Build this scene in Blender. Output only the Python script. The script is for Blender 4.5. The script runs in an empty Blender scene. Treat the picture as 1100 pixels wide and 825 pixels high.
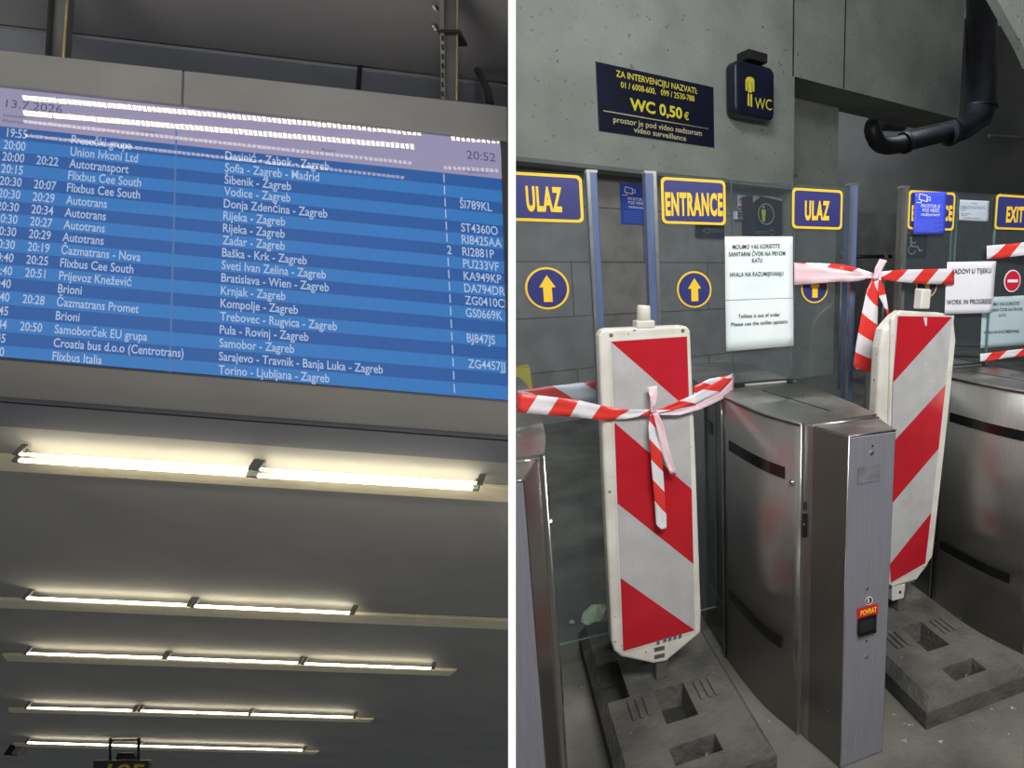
import bpy, bmesh, math, random
from mathutils import Vector, Matrix
random.seed(7)
sc = bpy.context.scene
col = sc.collection
# ------------------------------------------------------------------ camera model
F, PX, PY, H = 650.0, 820.0, 412.0, 1.45
P = math.atan(650 / 3388.0)
CP, SP = math.cos(P), math.sin(P)
CAM = Vector((0, 0, H))
def camv(x, y, z):                       # camera axes (right, up, forward) -> world direction
    return Vector((x, y * SP + z * CP, y * CP - z * SP))
def ray(px, py): return camv((px - PX) / F, -(py - PY) / F, 1.0)
def onz(px, py, z=0.0):
    r = ray(px, py); return CAM + r * ((z - H) / r.z)
class Plane:
    def __init__(s, o, n, up=None):
        s.o = Vector(o); s.n = Vector(n).normalized()
        if s.n.dot(CAM - s.o) < 0: s.n = -s.n        # n faces the viewer
        s.up = Vector(up or (0, 0, 1)).normalized()
        s.u = s.up.cross(s.n).normalized()           # to the right seen from the front
    def at(s, px, py, off=0.0):                      # off: metres towards the viewer
        r = ray(px, py); o = s.o + s.n * off
        return CAM + r * ((o - CAM).dot(s.n) / r.dot(s.n))
    def shifted(s, off):
        p = Plane(s.o + s.n * off, s.n, s.up); return p
YAW = math.radians(65.5)
U = Vector((math.sin(YAW), math.cos(YAW), 0)); V = Vector((-U.y, U.x, 0)); Z = Vector((0, 0, 1))
SEAM = Vector((0.11, 1.667, 0))
def L(u, v, z=0): return SEAM + U * u + V * v + Z * z
def vplane(v): return Plane(L(0, v), -V)
def yawplane(pt, deg):
    a = math.radians(deg); d = Vector((math.sin(a), math.cos(a), 0))
    return Plane(pt, Vector((d.y, -d.x, 0)))
# added partition between the two halls: leaning thin wall, its plane
WALLN = camv(1, 0, (820 - 550) / F).normalized()
# ------------------------------------------------------------------ materials
def lin(c):
    return tuple((x / 255 / 12.92 if x / 255 <= .04045 else ((x / 255 + .055) / 1.055) ** 2.4) for x in c) + (1,)
def nodes(name):
    m = bpy.data.materials.new(name); m.use_nodes = True
    nt = m.node_tree; nt.nodes.clear()
    out = nt.nodes.new('ShaderNodeOutputMaterial')
    return m, nt, out
def N(nt, t, **k):
    n = nt.nodes.new('ShaderNode' + t)
    for a, b in k.items(): setattr(n, a, b)
    return n
def noise_mix(nt, c1, c2, scale, detail=6, stretch=(1, 1, 1), lo=.35, hi=.65):
    tc = N(nt, 'TexCoord'); mp = N(nt, 'Mapping'); mp.inputs['Scale'].default_value = stretch
    no = N(nt, 'TexNoise'); no.inputs['Scale'].default_value = scale; no.inputs['Detail'].default_value = detail
    rp = N(nt, 'ValToRGB'); rp.color_ramp.elements[0].position = lo; rp.color_ramp.elements[1].position = hi
    rp.color_ramp.elements[0].color = c1; rp.color_ramp.elements[1].color = c2
    l = nt.links.new
    l(tc.outputs['Object'], mp.inputs[0]); l(mp.outputs[0], no.inputs['Vector']); l(no.outputs['Fac'], rp.inputs[0])
    return rp, no
def mat(name, c, rough=.5, metal=0, c2=None, scale=8, bump=0, bscale=None, spec=.5, stretch=(1, 1, 1), lo=.35, hi=.65, coat=0, specks=None):
    m, nt, out = nodes(name)
    b = N(nt, 'BsdfPrincipled'); nt.links.new(b.outputs[0], out.inputs[0])
    b.inputs['Base Color'].default_value = lin(c); b.inputs['Roughness'].default_value = rough
    b.inputs['Metallic'].default_value = metal; b.inputs['Specular IOR Level'].default_value = spec
    b.inputs['Coat Weight'].default_value = coat
    src = None
    if c2 is not None:
        rp, no = noise_mix(nt, lin(c), lin(c2), scale, stretch=stretch, lo=lo, hi=hi)
        src = rp.outputs[0]
    if specks:                                           # (colour, scale, threshold)
        tc = N(nt, 'TexCoord'); vo = N(nt, 'TexNoise'); vo.inputs['Scale'].default_value = specks[1]; vo.inputs['Detail'].default_value = 3
        nt.links.new(tc.outputs['Object'], vo.inputs['Vector'])
        cr = N(nt, 'ValToRGB'); cr.color_ramp.elements[0].position = specks[2]; cr.color_ramp.elements[1].position = specks[2] + .03
        nt.links.new(vo.outputs['Fac'], cr.inputs[0])
        mx = N(nt, 'MixRGB'); nt.links.new(cr.outputs[0], mx.inputs[0])
        if src: nt.links.new(src, mx.inputs[1])
        else: mx.inputs[1].default_value = lin(c)
        mx.inputs[2].default_value = lin(specks[0]); src = mx.outputs[0]
    if src: nt.links.new(src, b.inputs['Base Color'])
    if bump:
        tc = N(nt, 'TexCoord'); no = N(nt, 'TexNoise'); no.inputs['Scale'].default_value = bscale or scale * 4; no.inputs['Detail'].default_value = 5
        bp = N(nt, 'Bump'); bp.inputs['Strength'].default_value = bump; bp.inputs['Distance'].default_value = .01
        nt.links.new(tc.outputs['Object'], no.inputs['Vector']); nt.links.new(no.outputs['Fac'], bp.inputs['Height']); nt.links.new(bp.outputs[0], b.inputs['Normal'])
    return m
def emis(name, c, s, gloss=False):
    m, nt, out = nodes(name)
    e = N(nt, 'Emission'); e.inputs[0].default_value = lin(c); e.inputs[1].default_value = s
    nt.links.new(e.outputs[0], out.inputs[0]); return m
def glass(name, tint, ior=1.45, boost=1.0, film=None, rough=0.0):
    m, nt, out = nodes(name)
    t = N(nt, 'BsdfTransparent'); t.inputs[0].default_value = tint
    g = N(nt, 'BsdfGlossy'); g.inputs['Roughness'].default_value = rough; g.inputs[0].default_value = (1, 1, 1, 1)
    f = N(nt, 'Fresnel'); f.inputs[0].default_value = ior
    mu = N(nt, 'Math', operation='MULTIPLY'); mu.inputs[1].default_value = boost
    mx = N(nt, 'MixShader'); l = nt.links.new
    ge = N(nt, 'NewGeometry'); iv = N(nt, 'Math', operation='SUBTRACT'); iv.inputs[0].default_value = 1.0; l(ge.outputs['Backfacing'], iv.inputs[1])
    m3 = N(nt, 'Math', operation='MULTIPLY'); l(f.outputs[0], mu.inputs[0]); l(mu.outputs[0], m3.inputs[0]); l(iv.outputs[0], m3.inputs[1]); l(m3.outputs[0], mx.inputs[0])
    if film:                                             # diffuse layer that puts a pale haze into the glass
        d = N(nt, 'BsdfDiffuse'); d.inputs[0].default_value = lin(film[0])
        m2 = N(nt, 'MixShader'); m2.inputs[0].default_value = film[1]
        l(t.outputs[0], m2.inputs[1]); l(d.outputs[0], m2.inputs[2]); l(m2.outputs[0], mx.inputs[1])
    else: l(t.outputs[0], mx.inputs[1])
    l(g.outputs[0], mx.inputs[2]); l(mx.outputs[0], out.inputs[0]); return m
def steel(name, c, rough, stretch=(60, 60, 1.2), metal=1.0):
    m, nt, out = nodes(name)
    b = N(nt, 'BsdfPrincipled'); nt.links.new(b.outputs[0], out.inputs[0])
    b.inputs['Metallic'].default_value = metal
    c1 = lin(c); c0 = tuple(x * .82 for x in c1[:3]) + (1,)
    rp, no = noise_mix(nt, c0, c1, 6, stretch=stretch, lo=.3, hi=.7)
    nt.links.new(rp.outputs[0], b.inputs['Base Color'])
    mr = N(nt, 'MapRange'); mr.inputs[3].default_value = rough * .85; mr.inputs[4].default_value = rough * 1.2
    nt.links.new(no.outputs['Fac'], mr.inputs[0]); nt.links.new(mr.outputs[0], b.inputs['Roughness'])
    b.inputs['Anisotropic'].default_value = .5
    return m
def tape_mat():
    m, nt, out = nodes('barrier_tape_print'); l = nt.links.new
    b = N(nt, 'BsdfPrincipled'); l(b.outputs[0], out.inputs[0]); b.inputs['Roughness'].default_value = .32
    uv = N(nt, 'UVMap'); sx = N(nt, 'SeparateXYZ'); l(uv.outputs[0], sx.inputs[0])
    k = N(nt, 'Math', operation='MULTIPLY_ADD'); k.inputs[1].default_value = 1.0
    l(sx.outputs[0], k.inputs[0]); k.inputs[2].default_value = 0
    fr = N(nt, 'Math', operation='FRACT'); l(k.outputs[0], fr.inputs[0])
    gt = N(nt, 'Math', operation='GREATER_THAN'); gt.inputs[1].default_value = .5; l(fr.outputs[0], gt.inputs[0])
    mx = N(nt, 'MixRGB'); mx.inputs[1].default_value = lin((224, 58, 52)); mx.inputs[2].default_value = lin((228, 226, 232)); l(gt.outputs[0], mx.inputs[0])
    l(mx.outputs[0], b.inputs['Base Color'])
    tc = N(nt, 'TexCoord'); no = N(nt, 'TexNoise'); no.inputs['Scale'].default_value = 45
    bp = N(nt, 'Bump'); bp.inputs['Strength'].default_value = .35; bp.inputs['Distance'].default_value = .004
    l(tc.outputs['Object'], no.inputs['Vector']); l(no.outputs['Fac'], bp.inputs['Height']); l(bp.outputs[0], b.inputs['Normal'])
    return m
def tile_mat():
    m, nt, out = nodes('dark_wall_tiles'); l = nt.links.new
    b = N(nt, 'BsdfPrincipled'); l(b.outputs[0], out.inputs[0]); b.inputs['Roughness'].default_value = .45
    uv = N(nt, 'UVMap'); br = N(nt, 'TexBrick'); l(uv.outputs[0], br.inputs['Vector'])
    br.inputs['Color1'].default_value = lin((134, 132, 130)); br.inputs['Color2'].default_value = lin((139, 137, 135)); br.inputs['Mortar'].default_value = lin((96, 95, 94))
    br.inputs['Scale'].default_value = 1; br.inputs['Mortar Size'].default_value = .008; br.inputs['Brick Width'].default_value = 1.5; br.inputs['Row Height'].default_value = .5
    br.offset = .5
    rp, no = noise_mix(nt, (.8, .8, .8, 1), (1.1, 1.1, 1.1, 1), 5)
    mx = N(nt, 'MixRGB', blend_type='MULTIPLY'); mx.inputs[0].default_value = 1
    l(br.outputs[0], mx.inputs[1]); l(rp.outputs[0], mx.inputs[2]); l(mx.outputs[0], b.inputs['Base Color'])
    return m
def silver_mat():
    m, nt, out = nodes('silver_reflective_sheet'); l = nt.links.new
    b = N(nt, 'BsdfPrincipled'); l(b.outputs[0], out.inputs[0]); b.inputs['Roughness'].default_value = .38
    tc = N(nt, 'TexCoord'); vo = N(nt, 'TexVoronoi', feature='DISTANCE_TO_EDGE'); vo.inputs['Scale'].default_value = 230; vo.inputs['Randomness'].default_value = .25
    l(tc.outputs['Object'], vo.inputs['Vector'])
    rp = N(nt, 'ValToRGB'); rp.color_ramp.elements[0].color = lin((182, 182, 184)); rp.color_ramp.elements[1].color = lin((196, 196, 197)); rp.color_ramp.elements[0].position = .02; rp.color_ramp.elements[1].position = .18
    l(vo.outputs['Distance'], rp.inputs[0])
    rp2, _ = noise_mix(nt, (.86, .86, .84, 1), (1, 1, 1, 1), 14, stretch=(1, 1, 1))
    mx = N(nt, 'MixRGB', blend_type='MULTIPLY'); mx.inputs[0].default_value = 1
    l(rp.outputs[0], mx.inputs[1]); l(rp2.outputs[0], mx.inputs[2]); l(mx.outputs[0], b.inputs['Base Color'])
    return m

M = dict(
 concrete=mat('grey_concrete', (134, 138, 132), .85, c2=(149, 153, 147), scale=2.2, bump=.55, bscale=38, specks=((96, 100, 96), 26, .68)),
 concrete_dark=mat('dark_concrete', (104, 106, 108), .85, c2=(118, 120, 121), scale=1.5, bump=.4, bscale=30),  # darker grey concrete for the ledge, dispenser and carrier beam
 tile=tile_mat(),
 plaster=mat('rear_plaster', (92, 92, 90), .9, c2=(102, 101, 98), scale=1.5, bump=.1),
 floor=mat('dirty_floor', (72, 72, 67), .75, c2=(122, 120, 112), scale=3.2, bump=.35, bscale=60, specks=((170, 168, 160), 42, .71), lo=.3, hi=.7),
 white_wall=mat('white_partition_paint', (250, 250, 250), .7, c2=(246, 246, 246), scale=3),
 steel=steel('brushed_steel', (158, 156, 153), .3, metal=.85),
 residue=mat('glue_residue', (140, 139, 146), .6, .5, c2=(120, 120, 126), scale=30),
 steel_top=steel('scratched_steel_top', (170, 170, 165), .42, stretch=(4, 4, 4)),
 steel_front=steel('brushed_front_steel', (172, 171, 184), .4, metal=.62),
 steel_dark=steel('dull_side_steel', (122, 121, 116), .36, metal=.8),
 bright=mat('bright_edge_metal', (215, 215, 212), .3, 1.0, c2=(190, 190, 188), scale=20),
 black=mat('black_plastic', (16, 16, 17), .25, c2=(22, 22, 23), scale=10),
 gap=mat('black_seam', (18, 18, 18), .8, c2=(26, 26, 26), scale=12),
 screw=mat('screw_metal', (205, 205, 205), .25, 1.0, c2=(180, 180, 180), scale=40),
 glass=glass('clear_glass', (.9, .93, .945, 1), 1.5, .9, film=((150, 165, 172), .045)),
 glass_edge=mat('glass_edge_green', (96, 128, 124), .15, c2=(120, 150, 146), scale=8),
 post_blue=mat('blue_grey_profile', (104, 122, 160), .35, .3, c2=(92, 108, 146), scale=4, stretch=(8, 8, 1)),
 post_grey=mat('grey_profile', (140, 142, 138), .35, .6, c2=(120, 122, 118), scale=6),
 sign_blue=mat('sign_navy', (46, 50, 112), .4, c2=(52, 56, 120), scale=5),
 sign_yellow=mat('sign_yellow', (246, 204, 58), .4, c2=(240, 196, 50), scale=5),
 board_navy=mat('price_board_navy', (20, 22, 42), .3, c2=(25, 27, 50), scale=4),
 text_yellow=mat('pale_yellow_lettering', (228, 216, 70), .4, c2=(220, 206, 62), scale=9),
 text_cream=mat('cream_lettering', (205, 196, 150), .5, c2=(198, 188, 140), scale=9),
 wc_box=mat('wc_box_plastic', (18, 22, 42), .35, c2=(26, 30, 52), scale=6),
 paper=mat('white_paper', (226, 238, 240), .8, c2=(236, 244, 246), scale=6, bump=.25, bscale=9),
 paper_plain=mat('plain_white_paper', (230, 230, 240), .8, c2=(238, 238, 246), scale=6, bump=.25, bscale=9),
 pale_line=mat('pale_grey_line', (168, 168, 160), .6, c2=(156, 156, 150), scale=20),
 ink=mat('black_ink', (40, 44, 48), .7, c2=(52, 56, 60), scale=30),
 ink_light=mat('grey_ink', (92, 96, 102), .7, c2=(104, 108, 112), scale=30),
 cctv_blue=mat('bright_blue_sticker', (66, 84, 222), .35, c2=(74, 92, 230), scale=6),
 cctv_dark=mat('blue_wall_notice', (44, 72, 170), .5, c2=(50, 80, 180), scale=6),
 white_print=mat('white_print', (226, 230, 242), .5, c2=(216, 220, 236), scale=9),
 light_print=mat('pale_blue_print', (130, 146, 226), .5, c2=(122, 140, 220), scale=9),
 red_sign=mat('no_entry_red', (205, 36, 58), .4, c2=(196, 30, 52), scale=6),
 plastic=mat('dirty_white_plastic', (224, 222, 216), .55, c2=(207, 202, 192), scale=9, specks=((130, 112, 92), 46, .69)),
 red_sheet=mat('red_reflective_sheet', (196, 30, 44), .35, c2=(178, 24, 38), scale=5, coat=.2),
 silver=silver_mat(),
 rubber=mat('dusty_black_rubber', (60, 60, 57), .85, c2=(98, 96, 90), scale=5, bump=.7, bscale=50, specks=((150, 148, 140), 55, .74)),
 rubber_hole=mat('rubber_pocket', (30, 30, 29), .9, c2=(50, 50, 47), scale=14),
 post_steel=mat('galvanised_post', (150, 148, 140), .5, .7, c2=(120, 118, 110), scale=20),
 tape=tape_mat(),
 tape_back=mat('tape_reverse', (232, 214, 224), .4, c2=(240, 190, 200), scale=9, bump=.2, bscale=40),
 red_sticker=mat('red_sticker', (206, 34, 36), .4, c2=(198, 30, 32), scale=8),
 pipe=mat('dark_drain_pipe', (34, 34, 40), .45, c2=(44, 44, 50), scale=4),
 rail=mat('black_rail_paint', (16, 16, 18), .4, c2=(22, 22, 24), scale=6),
 yellow_plastic=mat('yellow_plastic', (206, 186, 40), .45, c2=(190, 172, 36), scale=5),
 lime=mat('lime_figure', (190, 214, 60), .5, c2=(180, 204, 56), scale=8),
 crumple=mat('crumpled_tissue', (226, 232, 210), .85, c2=(176, 186, 160), scale=20, bump=.6, bscale=40),
 leaf=mat('fallen_leaf', (170, 196, 110), .7, c2=(150, 176, 80), scale=25),
 # left hall
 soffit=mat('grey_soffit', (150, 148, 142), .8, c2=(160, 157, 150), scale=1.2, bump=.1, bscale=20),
 soffit_upper=mat('darker_upper_soffit', (92, 91, 92), .8, c2=(102, 100, 100), scale=1.2),  # upper stretch of the ceiling, coloured darker than the rest
 soffit_dark=mat('dark_soffit_duct', (106, 108, 116), .7, c2=(114, 116, 124), scale=1.3),
 bezel=mat('grey_board_casing', (132, 131, 130), .5, .2, c2=(120, 119, 119), scale=3, stretch=(1, 1, 1)),
 bezel_dark=mat('dark_board_rim', (50, 50, 54), .5, c2=(58, 58, 62), scale=6),
 hanger=mat('hanger_steel', (104, 105, 106), .5, .5, c2=(84, 85, 88), scale=7),
 hanger_edge=mat('hanger_bright_edge', (196, 184, 130), .35, .8, c2=(170, 160, 120), scale=9),
 batten=mat('cream_batten', (232, 222, 190), .6, c2=(222, 212, 180), scale=7, specks=((150, 130, 90), 22, .72)),
 tube=emis('lit_tube', (255, 244, 214), 15.0),
 row_dark=emis('screen_row_dark', (30, 94, 172), .9),
 row_light=emis('screen_row_light', (46, 124, 200), .95),
 header=emis('screen_header', (168, 162, 198), .85),
 row_text=emis('screen_text', (184, 204, 238), .95),
 header_text=emis('screen_header_text', (92, 90, 128), .8),
 screen_joint=emis('screen_joint', (84, 134, 196), .8),
 cover=glass('board_cover_glass', (.96, .96, .96, 1), 1.5, 1.0, rough=.0, film=((190, 195, 205), .035)),
 led=emis('led_chip', (255, 244, 200), 20.0),
 led_dim=emis('second_reflection_glow', (255, 238, 215), 6.5),  # added dim strips, their glow imitates a second reflection of the bright ones
 housing=mat('lamp_housing', (120, 120, 118), .5, c2=(110, 110, 108), scale=8),
 plate_yellow=mat('platform_number_yellow', (206, 178, 44), .5, c2=(196, 168, 40), scale=7),
 plate_dark=mat('platform_plate_dark', (44, 46, 42), .6, c2=(52, 54, 50), scale=7),
)
# ------------------------------------------------------------------ object helpers
OFF = {}
def thing(name, loc, label, cat, group=None):
    o = bpy.data.objects.new(name, None); col.objects.link(o); o.location = loc
    o.empty_display_size = .05
    OFF[o] = Vector(loc); o['label'] = label; o['category'] = cat
    if group: o['group'] = group
    return o
def tag(o, label, cat, group=None):
    o['label'] = label; o['category'] = cat
    if group: o['group'] = group
    return o
class MB:
    """collects geometry in world coordinates; builds one mesh object"""
    def __init__(s): s.v = []; s.f = []; s.mi = []; s.uv = []; s.mats = []; s.sm = []
    def add(s, vs, fs, m, uvs=None, smooth=False):
        if m not in s.mats: s.mats.append(m)
        k = s.mats.index(m); b = len(s.v)
        s.v += [Vector(p) for p in vs]
        for f in fs:
            s.f.append([b + i for i in f]); s.mi.append(k); s.sm.append(smooth)
            s.uv.append([uvs[i] for i in f] if uvs else [(0, 0)] * len(f))
        return s
    def prism(s, pts, ext, m, msides=None):              # polygon (front, seen ccw) extruded by vector ext
        n = len(pts); ext = Vector(ext); pts = [Vector(p) for p in pts]
        back = [p + ext for p in pts]
        s.add(pts, [list(range(n))], m)
        s.add(pts + back, [[i, i + n, (i + 1) % n + n, (i + 1) % n] for i in range(n)], msides or m)
        s.add(back, [list(range(n))[::-1]], m)
        return s
    def box(s, c, a, b, d, m):                           # centre and three half-axis vectors
        c = Vector(c); a, b, d = Vector(a), Vector(b), Vector(d)
        vs = [c + a * i + b * j + d * k for i in (-1, 1) for j in (-1, 1) for k in (-1, 1)]
        s.add(vs, [(0, 1, 3, 2), (4, 6, 7, 5), (0, 4, 5, 1), (2, 3, 7, 6), (0, 2, 6, 4), (1, 5, 7, 3)], m); return s
    def tube(s, path, r, m, n=12, cap=True):
        path = [Vector(p) for p in path]; rings = []
        rr = r if isinstance(r, (list, tuple)) else [r] * len(path)
        ref = None
        for i, p in enumerate(path):
            t = (path[min(i + 1, len(path) - 1)] - path[max(i - 1, 0)]).normalized()
            if ref is None: ref = Vector((0, 0, 1)) if abs(t.z) < .9 else Vector((1, 0, 0))
            x = (ref - t * ref.dot(t)).normalized(); y = t.cross(x); ref = x
            rings.append([p + x * rr[i] * math.cos(2 * math.pi * k / n) + y * rr[i] * math.sin(2 * math.pi * k / n) for k in range(n)])
        vs = [q for rg in rings for q in rg]
        fs = [[i * n + k, i * n + (k + 1) % n, (i + 1) * n + (k + 1) % n, (i + 1) * n + k] for i in range(len(path) - 1) for k in range(n)]
        s.add(vs, fs, m, smooth=True)
        if cap:
            s.add(rings[0], [list(range(n))[::-1]], m); s.add(rings[-1], [list(range(n))], m)
        return s
    def disc(s, c, nrm, r, h, m, n=40, up=(0, 0, 1)):     # short cylinder centred at c (back) rising h along nrm
        nrm = Vector(nrm).normalized(); up = Vector(up); x = up.cross(nrm).normalized(); y = nrm.cross(x)
        pts = [Vector(c) + x * r * math.cos(2 * math.pi * k / n) + y * r * math.sin(2 * math.pi * k / n) + nrm * h for k in range(n)]
        return s.prism(pts, nrm * -h, m)
    def build(s, name, parent=None, bevel=0, clip=False, solid=0, seg=2):
        if parent is None:
            lo = Vector((min(p.x for p in s.v), min(p.y for p in s.v), min(p.z for p in s.v))); hi = Vector((max(p.x for p in s.v), max(p.y for p in s.v), max(p.z for p in s.v)))
            off = Vector(((lo.x + hi.x) / 2, (lo.y + hi.y) / 2, lo.z))
        else: off = OFF[parent]
        me = bpy.data.meshes.new(name)
        me.from_pydata([tuple(p - off) for p in s.v], [], s.f)
        for m in s.mats: me.materials.append(m)
        uvl = me.uv_layers.new(name='UVMap')
        for pi, p in enumerate(me.polygons):
            p.material_index = s.mi[pi]; p.use_smooth = s.sm[pi]
            for j, li in enumerate(p.loop_indices): uvl.data[li].uv = s.uv[pi][j]
        bm = bmesh.new(); bm.from_mesh(me)
        bmesh.ops.remove_doubles(bm, verts=bm.verts, dist=1e-6)
        if clip:
            co = CAM + WALLN * (4 / F * .9 * .93) - off
            r = bmesh.ops.bisect_plane(bm, geom=bm.verts[:] + bm.edges[:] + bm.faces[:], plane_co=co, plane_no=WALLN, clear_inner=True)
            ed = [e for e in r['geom_cut'] if isinstance(e, bmesh.types.BMEdge)]
            if ed:
                try: bmesh.ops.holes_fill(bm, edges=ed)
                except Exception: pass
        if not solid and not any(s.uv[i][0] != (0, 0) for i in range(len(s.uv))):
            bmesh.ops.recalc_face_normals(bm, faces=bm.faces)
        nv = len(bm.verts); bm.to_mesh(me); bm.free()
        if not nv: bpy.data.meshes.remove(me); return None
        o = bpy.data.objects.new(name, me); col.objects.link(o)
        if parent is None: o.location = off
        else: o.parent = parent
        OFF[o] = off
        if bevel:
            b = o.modifiers.new('bevel', 'BEVEL'); b.width = bevel; b.segments = seg; b.limit_method = 'ANGLE'; b.angle_limit = math.radians(40)
            b.harden_normals = False
        if solid:
            b = o.modifiers.new('solid', 'SOLIDIFY'); b.thickness = solid; b.offset = 0
        return o
def structure(o): o['kind'] = 'structure'; return o
_txt = {}
def glyphs(string, offset=0.0, spacing=1.0):
    k = (string, offset, spacing)
    if k not in _txt:
        cu = bpy.data.curves.new('t', 'FONT'); cu.body = string; cu.size = 1; cu.offset = offset; cu.space_character = spacing
        cu.resolution_u = 3
        ob = bpy.data.objects.new('t', cu); col.objects.link(ob)
        dg = bpy.context.evaluated_depsgraph_get(); dg.update()
        me = ob.evaluated_get(dg).to_mesh()
        vs = [v.co.copy() for v in me.vertices]; fs = [list(p.vertices) for p in me.polygons]
        ob.evaluated_get(dg).to_mesh_clear()
        bpy.data.objects.remove(ob); bpy.data.curves.remove(cu)
        _txt[k] = (vs, fs)
    return _txt[k]
_cap = {}
def capheight(offset=0.0):
    if offset not in _cap:
        vs, _ = glyphs('H', offset); _cap[offset] = max(v.y for v in vs) - min(v.y for v in vs)
    return _cap[offset]
def text(mb, string, O, uvec, vvec, m, width=None, cap=None, wscale=None, bold=0.0, nrm=None, thick=0.0, align='l', spacing=1.0):
    """baseline starts at O along unit uvec; vvec unit up; cap: capital height in metres; width fits the run"""
    vs, fs = glyphs(string, bold, spacing)
    if not vs: return
    x0 = min(v.x for v in vs); x1 = max(v.x for v in vs)
    sy = cap / capheight(bold)
    sx = width / (x1 - x0) if width else sy * (wscale or 1)
    w = (x1 - x0) * sx
    d = {'l': 0, 'r': -w, 'c': -w / 2}[align]
    mb.add([O + uvec * ((v.x - x0) * sx + d) + vvec * (v.y * sy) for v in vs], fs, m)
def ptext(mb, pl, string, x0, y0, x1, y1, capx, m, bold=0.0, off=.002, spacing=1.0):
    """text on plane pl from pixel baseline start to end, capital height capx pixels at the middle"""
    A, B = pl.at(x0, y0, off), pl.at(x1, y1, off)
    mx, my = (x0 + x1) / 2, (y0 + y1) / 2
    Cc, D = pl.at(mx, my, off), pl.at(mx, my - capx, off)
    uv = (B - A); w = uv.length; uv.normalize()
    text(mb, string, A, uv, pl.up, m, width=w, cap=(D - Cc).length, bold=bold, spacing=spacing)
def prect(pl, x0, y0, x1, y1, off=0.0):
    """true rectangle on a plane from a pixel box: returns centre, half width, half height"""
    mx, my = (x0 + x1) / 2, (y0 + y1) / 2
    a, b = pl.at(x0, my, off), pl.at(x1, my, off); c, d = pl.at(mx, y0, off), pl.at(mx, y1, off)
    cu = ((a + b) / 2 - pl.o).dot(pl.u); hw = abs((b - a).dot(pl.u)) / 2
    cv = ((c + d) / 2 - pl.o).dot(pl.up); hh = abs((c - d).dot(pl.up)) / 2
    return pl.o + pl.n * off + pl.u * cu + pl.up * cv, hw, hh
def rrect(c, u, v, hw, hh, r, n=5):
    pts = []
    for sx, sy, a0 in ((1, 1, 0), (-1, 1, 90), (-1, -1, 180), (1, -1, 270)):
        for k in range(n + 1):
            a = math.radians(a0 + 90 * k / n)
            pts.append(c + u * (sx * (hw - r) + r * math.cos(a)) + v * (sy * (hh - r) + r * math.sin(a)))
    return pts
def ring(mb, c, u, v, nrm, r0, r1, h, m, n=48):
    for k in range(n):
        a, b = 2 * math.pi * k / n, 2 * math.pi * (k + 1) / n
        q = [c + u * (r * math.cos(t)) + v * (r * math.sin(t)) + nrm * h for r, t in ((r0, a), (r1, a), (r1, b), (r0, b))]
        mb.add(q, [(0, 1, 2, 3)], m)

# ================================================================== LEFT HALL (concourse ceiling, departure board)
ceil_n = camv(0, 1, .8815)
CEIL = Plane(CAM + camv(0, 3.0, 0), ceil_n, up=camv(0, .8815, -1))
def ceil_quad(pts, off=0): return [CEIL.at(x, y, off) for x, y in pts]
mb = MB()
cq = ceil_quad([(-260, -160), (549.5, -160), (549.5, 905), (-260, 905)])
mb.prism(cq, camv((545 - PX) / F, 0, 1) * .2 + camv(0, .2, 0), M['soffit'])
structure(mb.build('ceiling'))
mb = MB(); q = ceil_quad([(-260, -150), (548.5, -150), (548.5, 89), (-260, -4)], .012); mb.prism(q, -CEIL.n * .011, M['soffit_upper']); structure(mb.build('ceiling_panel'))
# shallow duct casings running across the ceiling
def duct(name, tl, tr, br, bl, depth, label):
    m = MB(); q = ceil_quad([tl, tr, br, bl], 0.002); m.prism([p + CEIL.n * depth for p in q], -CEIL.n * depth, M['soffit_dark'])
    j = MB()
    q2 = ceil_quad([(tl[0], tl[1] + 5), (tr[0], tr[1] + 5), (tr[0], tr[1] + 6.5), (tl[0], tl[1] + 6.5)], depth + .004)
    j.prism(q2, -CEIL.n * .003, M['gap'])
    o = m.build(name); tag(o, label, 'duct')
    j.build('seam', o); return o
duct('ceiling_duct', (-120, 417), (548.5, 468), (548.5, 495), (-120, 446), .02, 'low grey duct casing crossing the ceiling below the departure board')
m_ = MB(); q = ceil_quad([(-120, 12), (548, 90), (548, 150), (-120, 76)], .002)
m_.prism([p + CEIL.n * .03 for p in q], -CEIL.n * .03, M['soffit_dark'])
o = m_.build('ceiling_duct'); tag(o, 'bluish dark duct casing on the ceiling above the departure board', 'duct')
j = MB(); q = ceil_quad([(384, 70), (389, 70), (387, 100), (382, 100)], .036); j.prism(q, -CEIL.n * .003, M['gap']); j.build('seam', o)

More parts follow.
